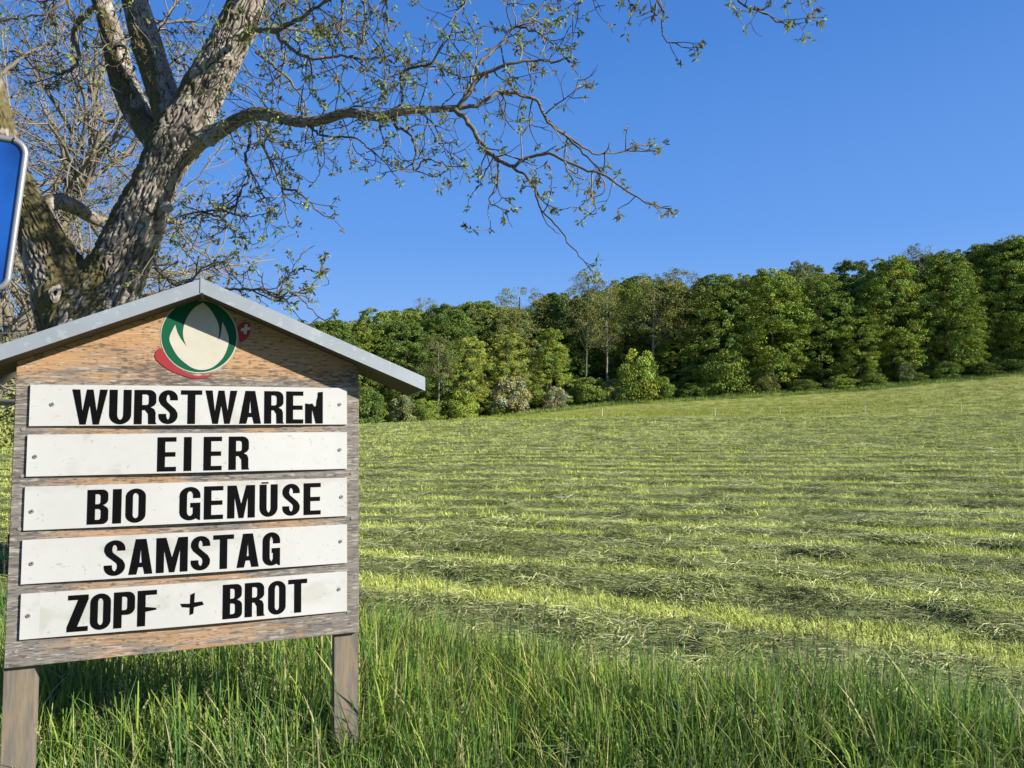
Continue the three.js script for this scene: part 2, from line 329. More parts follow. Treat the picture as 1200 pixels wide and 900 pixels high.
// ---------------------------------------------------------------- textures
function dataTex(w, h, f, srgb) {
  const d = new Uint8Array(w * h * 4);
  for (let y = 0; y < h; y++) for (let x = 0; x < w; x++) {
    const c = f((x + 0.5) / w, (y + 0.5) / h), o = (y * w + x) * 4;
    for (let i = 0; i < 3; i++) { let v = clamp(Array.isArray(c) ? c[i] : c); if (srgb) v = v < 0.0031308 ? v * 12.92 : 1.055 * Math.pow(v, 1 / 2.4) - 0.055; d[o + i] = v * 255 + 0.5; }
    d[o + 3] = 255;
  }
  const t = new THREE.DataTexture(d, w, h); t.magFilter = THREE.LinearFilter; t.minFilter = THREE.LinearFilter; t.wrapS = t.wrapT = THREE.RepeatWrapping; if (srgb) t.colorSpace = THREE.SRGBColorSpace; t.needsUpdate = true; return t;
}
// ---------------------------------------------------------------- the farm's sign
{
  const U = V(0.938875, 0, -0.344257), W = V(-0.020766, 0.998179, -0.056634).normalize(), N = V().crossVectors(U, W).normalize();
  U.crossVectors(W, N);
  const BL = V(-1.650943, EYE - 0.829044, -2.533064), OU = 0.577, OV = -0.69;
  const sign = thing('farm_sign', 'weathered wooden farm shop sign with gable roof and five white lettered boards', 'sign');
  sign.matrix.makeBasis(U, W, N); sign.quaternion.setFromRotationMatrix(sign.matrix);
  sign.position.copy(BL).addScaledVector(U, OU).addScaledVector(W, OV);
  const T = (g, x = 0, y = 0, z = 0) => g.translate(x - OU, y - OV, z);
  const box = (x0, x1, y0, y1, z0, z1, sx = 1, sy = 1) => T(new THREE.BoxGeometry(x1 - x0, y1 - y0, z1 - z0, sx, sy, 1), (x0 + x1) / 2, (y0 + y1) / 2, (z0 + z1) / 2);
  const RU = 0.58, RT = 1.2975, SL = 0.421, EAVE = 1.381;
  // the plywood: tan where the surface veneer still holds, grey and flecked where it is worn
  const woodAt = (x, y) => {
    const g1 = fbm2(x * 5, y * 80, 4, 41), g2 = fbm2(x * 30, y * 330, 3, 42), blot = fbm2(x * 3.2, y * 9, 4, 43), streak = fbm2(x * 9, y * 170, 4, 47) - 0.5;
    const flake = fbm2(x * 55, y * 330, 3, 44), knot = Math.exp(-(((x - 0.29) / 0.016) ** 2 + ((y - 1.075) / 0.011) ** 2)) + Math.exp(-(((x - 0.93) / 0.014) ** 2 + ((y - 0.02) / 0.014) ** 2)) * 0.8;
    const side = Math.min(x, 1.145 - x) + streak * 0.06;
    let tan = sstep(0.86, 1.02, y + (blot - 0.5) * 0.3 + streak * 0.2) * 0.97;
    tan = Math.max(tan, sstep(0.44, 0.66, blot + streak * 0.5 + 0.08 * (y - 0.5)) * sstep(0.0, 0.3, side) * 0.75);
    tan *= 1 - 0.8 * sstep(0.14, 0.02, side) * sstep(1.02, 0.85, y);
    let c = mix3(mix3([0.085, 0.074, 0.063], [0.21, 0.19, 0.165], g1), mix3([0.285, 0.155, 0.065], [0.4, 0.24, 0.12], g1 * 0.6 + g2 * 0.4), tan);
    c = mix3(c, [c[0] * 0.62, c[1] * 0.6, c[2] * 0.6], sstep(0.45, 0.8, g2) * lerp(0.7, 0.4, tan));
    const wear = 0.15 * Math.exp(-(((y - 0.97) / 0.06) ** 2)) * sstep(0.2, 0.45, x) + (1 - tan) * 0.09 + sstep(0.42, 0.65, fbm2(x * 4 + 7, y * 12, 3, 45)) * 0.1;
    c = mix3(c, [0.05, 0.042, 0.036], sstep(0.68 - wear, 0.78 - wear, flake) * 0.75);
    c = mix3(c, [0.4, 0.36, 0.3], sstep(0.66, 0.8, fbm2(x * 30 + 5, y * 220, 3, 46) + (1 - tan) * 0.05) * 0.5);
    return mix3(c, [0.3, 0.13, 0.06], clamp(knot) * 0.6);
  };
  const wood = dataTex(1536, 1536, (x, y) => woodAt(x * 1.3, y * 1.3), true);
  const bumpW = dataTex(1024, 1024, (x, y) => 0.5 * fbm2(x * 1.3 * 5, y * 1.3 * 70, 3, 41) + 0.5 * fbm2(x * 1.3 * 34, y * 1.3 * 150, 3, 44), false);
  wood.repeat.set(1 / 1.3, 1 / 1.3); bumpW.repeat.set(1 / 1.3, 1 / 1.3);
  const board = new THREE.MeshStandardMaterial({ map: wood, bumpMap: bumpW, bumpScale: 0.0025, roughness: 0.85 });
  const sh = new THREE.Shape([[0, 0], [1.1435, 0.006], [1.145, RT - 0.049 - SL * (1.145 - RU)], [RU, RT - 0.049], [0.0015, RT - 0.049 - SL * (RU - 0.0015)]].map((p) => new THREE.Vector2(...p)));
  const bg = new THREE.ExtrudeGeometry(sh, { depth: 0.019, bevelEnabled: true, bevelThickness: 0.001, bevelSize: 0.001, bevelSegments: 1 });
  part('back_panel', T(bg, 0, 0, -0.02), board, sign);
  // posts
  const pt = dataTex(256, 1024, (x, y) => { const g = fbm2(x * 22, y * 5, 4, 51), f = fbm2(x * 90, y * 26, 3, 52); return mix3(mix3([0.075, 0.066, 0.052], [0.17, 0.15, 0.122], g), [0.22, 0.165, 0.1], sstep(0.5, 0.75, fbm2(x * 5, y * 6, 3, 53)) * 0.6).map((v) => v * lerp(0.7, 1.1, f)); }, true);
  const post = new THREE.MeshStandardMaterial({ map: pt, bumpMap: pt, bumpScale: 0.002, roughness: 0.9 });
  for (const x of [-0.006, 1.0575]) {
    const s = new THREE.Shape([[0, 0], [0.087, 0], [0.087, 0.075], [0, 0.075]].map((p) => new THREE.Vector2(...p)));
    const g = new THREE.ExtrudeGeometry(s, { depth: 1.62, bevelEnabled: true, bevelThickness: 0.004, bevelSize: 0.003, bevelOffset: -0.003, bevelSegments: 2 });
    g.rotateX(-Math.PI / 2); const uv = g.attributes.uv, p = g.attributes.position;
    for (let i = 0; i < uv.count; i++) uv.setXY(i, (p.getX(i) + p.getZ(i)) * 4 + x, p.getY(i) * 0.9);
    part('post', T(g, x, -0.72, -0.0235), post, sign);
  }
  // roof
  const zinc = new THREE.MeshStandardMaterial({ map: dataTex(512, 512, (x, y) => { const n = fbm2(x * 9, y * 9, 4, 61), s = sstep(0.7, 0.76, fbm2(x * 60, y * 60, 2, 62)); return mix3(mix3([0.21, 0.235, 0.25], [0.275, 0.305, 0.325], n), [0.42, 0.44, 0.45], s * 0.25); }, true), roughness: 0.5, metalness: 0.25 });
  const dark = std([0.09, 0.06, 0.04], 0.9);
  for (const s of [-1, 1]) {
    const L = EAVE - RU, para = (top, bot, x0, x1, z0, z1) => {
      const q = new THREE.Shape([[x0, -x0 * SL + top], [x0, -x0 * SL + bot], [x1, -x1 * SL + bot], [x1, -x1 * SL + top]].map(([x, y]) => new THREE.Vector2(s * x, y)));
      const g = new THREE.ExtrudeGeometry(q, { depth: z1 - z0, bevelEnabled: false }); return T(g, RU, RT, z0);
    };
    const rp = part('roof_panel', para(-0.006, -0.048, 0.0, L - 0.004, -0.17, 0.102), dark, sign);
    part('metal_sheet', para(0.0, -0.005, 0.0005, L - 0.0005, -0.173, 0.1025), zinc, rp);
    part('edge_trim', para(0.0025, -0.05, 0.0015, L + 0.002, 0.1035, 0.11), zinc, rp);
    part('eave_trim', para(0.0, -0.049, L - 0.0035, L + 0.001, -0.171, 0.103), zinc, rp);
  }
  part('ridge_cap', T(new THREE.BoxGeometry(0.012, 0.053, 0.284), RU, RT - 0.023, -0.029), zinc, sign);
  // emblem, painted shapes of thin ply on the gable
  const lg = (a, b) => { const u = (a - 517) / 359, v = -(b - 447) / 343; return [0.571 + u * 0.1265, 1.1105 + v * 0.1315]; };
  const poly = (pts, curve = true) => { const p = pts.map(([a, b]) => new THREE.Vector2(...lg(a, b))); return new THREE.Shape(p); };
  const slab = (shape, z, d = 0.0012) => T(new THREE.ExtrudeGeometry(shape, { depth: d, bevelEnabled: false, curveSegments: 48 }), 0, 0, z);
  const ell = (g) => { const a = []; for (let i = 0; i < 72; i++) { const q = i / 72 * 6.28319; a.push([517 + Math.cos(q) * (359 + g), 447 + Math.sin(q) * (343 + g)]); } return poly(a); };
  const smooth = (pts, n = 6) => {        // rounds a run of points; a doubled point stays sharp
    const runs = [[]]; pts.forEach((p) => { runs[runs.length - 1].push(p); if (p[2]) runs.push([p]); });
    const o = []; for (const r of runs) { if (r.length < 2) continue; const c = new THREE.CatmullRomCurve3(r.map((p) => V(p[0], p[1], 0)), false, 'centripetal'); const m = (r.length - 1) * n; for (let i = 0; i < m; i++) { const q = c.getPoint(i / m); o.push([q.x, q.y]); } }
    return o;
  };
  const green = new THREE.MeshPhysicalMaterial({ color: rgb(0.004, 0.07, 0.033), roughness: 0.65, specularIntensity: 0.25 }), cream = new THREE.MeshStandardMaterial({ map: dataTex(256, 256, (x, y) => mix3([0.36, 0.335, 0.265], [0.42, 0.395, 0.325], fbm2(x * 8, y * 8, 4, 71)), true), roughness: 0.6 }), red = std([0.23, 0.007, 0.011], 0.7);
  cream.map.repeat.set(3, 3);
  const em = part('emblem', slab(ell(11), 0.0004), cream, sign);
  part('green_ring', slab(ell(0), 0.0017, 0.001), green, em);
  part('white_bulb', slab(poly(smooth([[545, 122, 1], [610, 180], [660, 250], [690, 310], [705, 370], [702, 430], [692, 485, 1], [716, 440], [728, 370], [735, 300, 1], [770, 370], [793, 430], [800, 490], [785, 560], [750, 640], [690, 710], [620, 755], [540, 770], [460, 755], [380, 705], [310, 640], [260, 560], [232, 490], [240, 440], [262, 390], [283, 345, 1], [303, 410], [340, 480], [395, 548, 1], [370, 490], [358, 430], [362, 370], [378, 310], [412, 240], [470, 170], [545, 122, 1]])), 0.0028, 0.001), cream, em);
  part('red_swoosh', slab(poly(smooth([[100, 640], [112, 600], [150, 570], [170, 580], [200, 640], [260, 710], [340, 770], [420, 810], [500, 828], [580, 825], [660, 800, 1], [610, 835], [540, 850], [450, 848], [360, 822], [260, 785], [170, 730], [115, 680], [100, 640, 1]])), 0.0018, 0.001), red, em);
  part('red_shield', slab(poly(smooth([[885, 340], [910, 312], [950, 296], [985, 298], [1008, 318], [1013, 360], [1005, 410], [975, 460], [940, 485], [905, 495, 1], [899, 440], [891, 390], [885, 340, 1]])), 0.0018, 0.001), red, em);
  { const a = []; for (const [x, y] of [[-15, -48], [15, -48], [15, -15], [48, -15], [48, 15], [15, 15], [15, 48], [-15, 48], [-15, 15], [-48, 15], [-48, -15], [-15, -15]]) a.push([966 + x * 0.98 - y * 0.2 * 0.6, 364 + y * 0.98 - x * 0.2]); part('white_cross', slab(poly(a), 0.0029, 0.001), cream, em); }
  // ---- letters: a condensed grotesque, H = 1, given width w (in units of H)
  const P2 = (a) => a.map(([x, y]) => new THREE.Vector2(x, y)), S = (...a) => new THREE.Shape(P2(a)), ST = 0.208, BT = 0.132;
  const rect = (x0, x1, y0, y1) => S([x0, y0], [x1, y0], [x1, y1], [x0, y1]);
  const rrect = (C, x0, x1, y0, y1, r, ry = r) => {   // C: path to fill with a rounded rectangle (elliptic corners)
    const a = []; const cs = [[x1 - r, y1 - ry, 0], [x0 + r, y1 - ry, 1], [x0 + r, y0 + ry, 2], [x1 - r, y0 + ry, 3]];
    for (const [cx, cy, k] of cs) for (let i = 0; i <= 8; i++) { const q = (k + i / 8) * Math.PI / 2; a.push([cx + Math.cos(q) * r, cy + Math.sin(q) * ry]); }
    C.setFromPoints(P2(a)); return C;
  };
  const dShape = (x0, x1, y0, y1, r) => { const a = [[x0, y0]]; for (const [cx, cy, k] of [[x1 - r, y0 + r, 3], [x1 - r, y1 - r, 0]]) for (let i = 0; i <= 8; i++) { const q = (k + i / 8) * Math.PI / 2; a.push([cx + Math.cos(q) * r, cy + Math.sin(q) * r]); } a.push([x0, y1]); return P2(a); };
  // a pen that is ST wide across and BT thick up and down, drawn along a line of points
  const pen = (pts, sx = ST, sy = BT) => {
    const A = [], B = [];
    for (let i = 0; i < pts.length; i++) {
      const p = pts[Math.max(0, i - 1)], q = pts[Math.min(pts.length - 1, i + 1)]; let dx = q[0] - p[0], dy = q[1] - p[1]; const l = Math.hypot(dx, dy); dx /= l; dy /= l;
      const nx = -dy * sx / 2, ny = dx * sy / 2; A.push([pts[i][0] + nx, pts[i][1] + ny]); B.unshift([pts[i][0] - nx, pts[i][1] - ny]);
    }
    return S(...A, ...B);
  };
  const arc = (cx, cy, rx, ry, a0, a1, n = 10) => { const o = []; for (let i = 0; i <= n; i++) { const q = lerp(a0, a1, i / n) * Math.PI / 180; o.push([cx + Math.cos(q) * rx, cy + Math.sin(q) * ry]); } return o; };
  const glyph = (ch, w) => {
    const h = ST / 2, b = BT / 2, R = w / 2 - h;
    switch (ch) {
      case 'I': return [rect(0, w, 0, 1)];
      case 'E': return [S([0, 0], [w, 0], [w, BT], [ST, BT], [ST, 0.43], [w * 0.96, 0.43], [w * 0.96, 0.43 + BT], [ST, 0.43 + BT], [ST, 1 - BT], [w, 1 - BT], [w, 1], [0, 1])];
      case 'F': return [S([0, 0], [ST, 0], [ST, 0.4], [w * 0.72, 0.42], [w, 0.44], [w * 0.97, 0.49], [w * 0.6, 0.52], [ST, 0.535], [ST, 1 - BT], [w, 1 - BT], [w, 1], [0, 1])];
      case 'T': return [S([w / 2 - ST / 2, 0], [w / 2 + ST / 2, 0], [w / 2 + ST / 2, 1 - BT], [w, 1 - BT], [w, 1], [0, 1], [0, 1 - BT], [w / 2 - ST / 2, 1 - BT])];
      case 'Z': return [S([0, 0], [w, 0], [w, BT], [ST * 1.25, BT], [w, 1 - BT], [w, 1], [w * 0.03, 1], [w * 0.03, 1 - BT], [w - ST * 1.25, 1 - BT], [0, BT])];
      case '+': return [S([w * 0.4, 0.2], [w * 0.56, 0.24], [w * 0.58, 0.42], [w, 0.47], [w * 0.93, 0.57], [w * 0.59, 0.56], [w * 0.61, 0.84], [w * 0.42, 0.79], [w * 0.41, 0.53], [0, 0.55], [w * 0.07, 0.45], [w * 0.4, 0.42]) ];
      case 'W': { const s = ST * 0.95, m = w / 2; return [S([0, 1], [s, 1], [w * 0.3, 0.36], [m - s * 0.42, 1], [m + s * 0.42, 1], [w * 0.7, 0.36], [w - s, 1], [w, 1], [w * 0.77, 0], [w * 0.6, 0], [m, 0.56], [w * 0.4, 0], [w * 0.23, 0])]; }
      case 'A': { const s = new THREE.Shape(P2([[0, 0], [ST, 0], [ST + 0.045, 0.2], [w - ST - 0.045, 0.2], [w - ST, 0], [w, 0], [w / 2 + 0.14, 1], [w / 2 - 0.14, 1]])); s.holes.push(new THREE.Path(P2([[ST + 0.075, 0.33], [w / 2, 0.76], [w - ST - 0.075, 0.33]]))); return [s]; }
      case 'M': return [S([0, 0], [ST, 0], [ST, 0.66], [w / 2 - 0.07, 0.0], [w / 2 + 0.07, 0.0], [w - ST, 0.66], [w - ST, 0], [w, 0], [w, 1], [w - ST * 1.25, 1], [w / 2, 0.42], [ST * 1.25, 1], [0, 1])];
      case 'N': return [S([0, 0], [ST, 0], [ST, 0.46], [w - ST * 1.05, 0], [w, 0], [w, 1], [w - ST * 0.75, 0.98], [w - ST * 0.8, 0.82], [w - ST * 0.95, 0.72], [w - ST, 0.56], [w - ST * 1.25, 0.53], [w * 0.4, 0.63], [w * 0.24, 0.61], [0, 0.63])];
      case 'O': { const s = rrect(new THREE.Shape(), 0, w, 0, 1, w / 2, 0.24); s.holes.push(rrect(new THREE.Path(), ST * 0.92, w - ST * 0.92, BT, 1 - BT, w / 2 - ST * 0.92, 0.11)); return [s]; }
      case 'U': case 'V': { const o = [pen([[h, 1], [h, 0.28], ...arc(w / 2, 0.28, R, 0.28 - b, 180, 360, 14).slice(1, -1), [w - h, 0.28], [w - h, 1]])]; if (ch === 'V') o.push(rect(w * 0.1, w * 0.48, 1.03, 1.075)); return o; }
      case 'D': { const s = new THREE.Shape(dShape(0, w, 0, 1, 0.2)); return [s]; }
      case 'P': { const s = new THREE.Shape([...P2([[0, 0], [ST, 0], [ST, 0.36]]), ...dShape(ST, w, 0.36, 1, 0.19).slice(1), ...P2([[0, 1]])]); s.holes.push(new THREE.Path(dShape(ST, w - ST * 0.95, 0.36 + BT, 1 - BT, 0.07))); return [s]; }
      case 'R': {
        const s = new THREE.Shape([...P2([[0, 0], [ST, 0], [ST, 0.41], [w * 0.5, 0.41], [w * 0.53, 0.38], [w - ST - 0.005, 0.3], [w - ST + 0.005, 0], [w + 0.02, 0], [w - 0.01, 0.06], [w - 0.012, 0.34], [w - 0.05, 0.44], [w - 0.14, 0.49], [w - 0.05, 0.54], [w, 0.62]]), ...dShape(0, w, 0.41, 1, 0.19).slice(10)]);
        s.holes.push(new THREE.Path(dShape(ST, w - ST * 0.95, 0.56, 1 - BT, 0.07))); return [s];
      }
      case 'B': {
        const s = new THREE.Shape([...dShape(0, w, 0, 0.53, 0.16).slice(0, 19), ...P2([[w - 0.09, 0.54]]), ...dShape(0, w * 0.98, 0.55, 1, 0.16).slice(1)]);
        s.holes.push(new THREE.Path(dShape(ST, w - ST * 0.95, 0.13, 0.44, 0.07)), new THREE.Path(dShape(ST, w * 0.98 - ST * 0.95, 0.58, 0.87, 0.07))); return [s];
      }
      case 'G': {
        const r = 0.26; return [pen([...arc(w / 2, 1 - r, R, r - b, 0, 180, 12), ...arc(w / 2, r, R, r - b, 180, 330, 12)].flatMap((p, i) => (i === 0 ? [[w - h, 0.66], p] : [p]))), S([w * 0.52, 0.52], [w * 0.52, 0.38], [w - ST, 0.38], [w - ST, 0.12], [w * 0.93, 0], [w, 0], [w, 0.52])];
      }
      case 'S': {
        const r = 0.25; const up = arc(w / 2, 1 - r, R, r - b, 0, 180, 12), lo = arc(w / 2, r, R, r - b, 0, -180, 12);
        return [pen([[w - h, 0.7], ...up, [h, 0.7], [h + 0.04, 0.61], [w / 2, 0.5], [w - h - 0.04, 0.39], [w - h, 0.3], ...lo, [h, 0.3]])];
      }
    }
    return [];
  };
  const BOARDS = [
    ['WURSTWAREN', 0.7862, 0.9262, 0.7903, 0.9108, [[0.171, 0.28], [0.286, 0.355], [0.364, 0.434], [0.442, 0.504], [0.514, 0.584], [0.595, 0.703], [0.71, 0.786], [0.797, 0.865], [0.875, 0.937], [0.944, 1.009]], 'uppermost white board lettered WURSTWAREN', 0.0448],
    ['EIER', 0.6175, 0.7575, 0.6238, 0.744, [[0.441, 0.502], [0.527, 0.552], [0.592, 0.653], [0.676, 0.745]], 'white board lettered EIER', 0.042],
    ['BIO GEMVSE', 0.44, 0.584, 0.4505, 0.5675, [[0.227, 0.292], [0.305, 0.332], [0.345, 0.408], null, [0.516, 0.584], [0.596, 0.66], [0.674, 0.768], [0.784, 0.847], [0.864, 0.926], [0.94, 1.002]], 'white board lettered BIO GEMÜSE', 0.0405],
    ['SAMSTAG', 0.265, 0.409, 0.2745, 0.394, [[0.283, 0.348], [0.359, 0.434], [0.445, 0.546], [0.556, 0.619], [0.629, 0.698], [0.708, 0.783], [0.796, 0.857]], 'white board lettered SAMSTAG', 0.039],
    ['ZOPF + BROT', 0.087, 0.234, 0.099, 0.2185, [[0.177, 0.24], [0.246, 0.308], [0.317, 0.382], [0.39, 0.45], null, [0.525, 0.601], null, [0.663, 0.728], [0.737, 0.803], [0.817, 0.878], [0.887, 0.954]], 'lowest white board lettered ZOPF + BROT', 0.041],
  ];
  const SCREW = [[0.1115, 0.8597, 1.073, 0.8633], [0.0668, 0.6839, 1.073, 0.6904], [0.0628, 0.5023, 1.0795, 0.5126], [0.0685, 0.331, 1.0763, 0.3467], [0.0643, 0.1624, 1.0701, 0.1704]];
  const whiteTex = dataTex(1024, 1024, (x, y) => {
    const n = fbm2(x * 5, y * 5, 4, 81), m = fbm2(x * 30, y * 30, 3, 82), s = sstep(0.8, 0.86, fbm2(x * 70, y * 90, 2, 83)), dirt = sstep(0.58, 0.8, fbm2(x * 9, y * 13, 4, 84));
    let c = mix3([0.375, 0.372, 0.35], [0.43, 0.427, 0.408], n * 0.6 + m * 0.4); c = mix3(c, [0.29, 0.28, 0.235], dirt * 0.45); return mix3(c, [0.24, 0.22, 0.17], s * 0.45);
  }, true);
  const white = new THREE.MeshStandardMaterial({ map: whiteTex, roughness: 0.55 }), black = new THREE.MeshPhysicalMaterial({ color: rgb(0.003, 0.003, 0.0032), roughness: 0.7, specularIntensity: 0.08 }), steel = std([0.35, 0.34, 0.32], 0.45, { metalness: 0.7 }), dull = std([0.2, 0.18, 0.15], 0.7);
  const BOW = [0.013, 0.011, 0.012, 0.013, 0.013];
  BOARDS.forEach(([text, y0, y1, l0, l1, ext, label, x0], bi) => {
    const x1 = 1.0995, zf = 0.0085, bow = (u) => BOW[bi] * Math.sin(Math.PI * clamp((u - x0 - 0.03) / (x1 - x0 - 0.06))) ** 1.2;
    const bend = (g) => { const p = g.attributes.position; for (let i = 0; i < p.count; i++) p.setZ(i, p.getZ(i) + bow(p.getX(i) + OU)); g.computeVertexNormals(); return g; };
    const bgm = box(x0, x1, y0, y1, 0.0025, zf, 40, 1); const uv = bgm.attributes.uv, bp = bgm.attributes.position;
    for (let i = 0; i < uv.count; i++) uv.setXY(i, bp.getX(i) + bi * 0.37, bp.getY(i) + bi * 0.21);
    const b = part('letter_board', bend(bgm), white, sign); b.userData.label = label;
    const H = l1 - l0;
    [...text].forEach((ch, k) => {
      if (!ext[k]) return; const [a, e] = ext[k], w = (e - a) / H;
      const gs = glyph(ch, w).map((s) => new THREE.ExtrudeGeometry(s, { depth: 0.0016, bevelEnabled: false, curveSegments: 10 }));
      if (!gs.length) return;
      const g = mergeGeometries(gs.map((q) => q.toNonIndexed ? (q.index ? q.toNonIndexed() : q) : q));
      g.scale(H, H, 1); T(g, a, l0, zf - 0.0004); part('letter', bend(g), black, b);
    });
    const [sx, sy, tx, ty] = SCREW[bi];
    for (const [u, v] of [[sx, sy], [tx, ty]]) {
      const g = new THREE.CylinderGeometry(0.0062, 0.0072, 0.0035, 14); g.rotateX(Math.PI / 2); T(g, u, v, zf + 0.0017 + bow(u)); const sc = part('screw', g, steel, b);
      const wsh = new THREE.CylinderGeometry(0.0022, 0.0022, 0.001, 8); wsh.rotateX(Math.PI / 2); part('screw_socket', T(wsh, u, v, zf + 0.0037 + bow(u)), black, b);
    }
  });
  for (const [u, v] of [[0.0265, 0.776], [0.0279, 0.445], [1.1048, 0.0829], [0.03, 0.05], [1.118, 0.6], [1.12, 0.43], [0.03, 0.62]]) { const g = new THREE.CylinderGeometry(0.0055, 0.0065, 0.003, 12); g.rotateX(Math.PI / 2); part('screw', T(g, u, v, 0.0013), dull, sign); }
  shadows(sign);
}
// ---------------------------------------------------------------- the blue sign at the left edge
{
  const c = at(15, 237, 2.45), g = thing('blue_sign', 'blue road sign in a silver tube frame, cut off by the left edge', 'sign');
  const w = 0.56, h = 0.5, r = 0.045;
  g.position.set(c.x - w / 2 - 0.02, groundY(c.x, c.z), c.z);
  const lean = -0.1, hub = c.y - g.position.y;
  const rot = (geo) => { geo.rotateZ(lean); geo.rotateY(0.25); geo.translate(0, hub, 0); return geo; };
  const sh = new THREE.Shape(), x = w / 2, y = h / 2;
  sh.moveTo(-x + r, -y); sh.lineTo(x - r, -y); sh.absarc(x - r, -y + r, r, -Math.PI / 2, 0); sh.lineTo(x, y - r); sh.absarc(x - r, y - r, r, 0, Math.PI / 2); sh.lineTo(-x + r, y); sh.absarc(-x + r, y - r, r, Math.PI / 2, Math.PI); sh.lineTo(-x, -y + r); sh.absarc(-x + r, -y + r, r, Math.PI, Math.PI * 1.5);
  const blue = new THREE.MeshStandardMaterial({ map: dataTex(512, 512, (a, b) => mix3([0.004, 0.036, 0.18], [0.008, 0.075, 0.33], sstep(0.3, 0.7, fbm2(a * 5, b * 4, 4, 91))), true), roughness: 0.35 });  // mottled shadow and reflections painted into the blue
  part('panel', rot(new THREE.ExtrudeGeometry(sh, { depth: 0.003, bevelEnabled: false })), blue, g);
  const pts = sh.getPoints(10).map((p) => V(p.x, p.y, 0.002)); pts.pop();
  const steel = new THREE.MeshStandardMaterial({ map: dataTex(256, 256, (a, b) => mix3([0.24, 0.24, 0.235], [0.36, 0.36, 0.355], fbm2(a * 14, b * 14, 4, 92)), true), roughness: 0.42, metalness: 0.5 });
  part('frame', rot(new THREE.TubeGeometry(new THREE.CatmullRomCurve3(pts, true, 'catmullrom', 0.1), 240, 0.0098, 12, true)), steel, g);
  const back = new THREE.CylinderGeometry(0.03, 0.03, 2.4, 16); back.translate(0, -0.95, -0.04); part('pole', rot(back), steel, g);
  shadows(g);
}
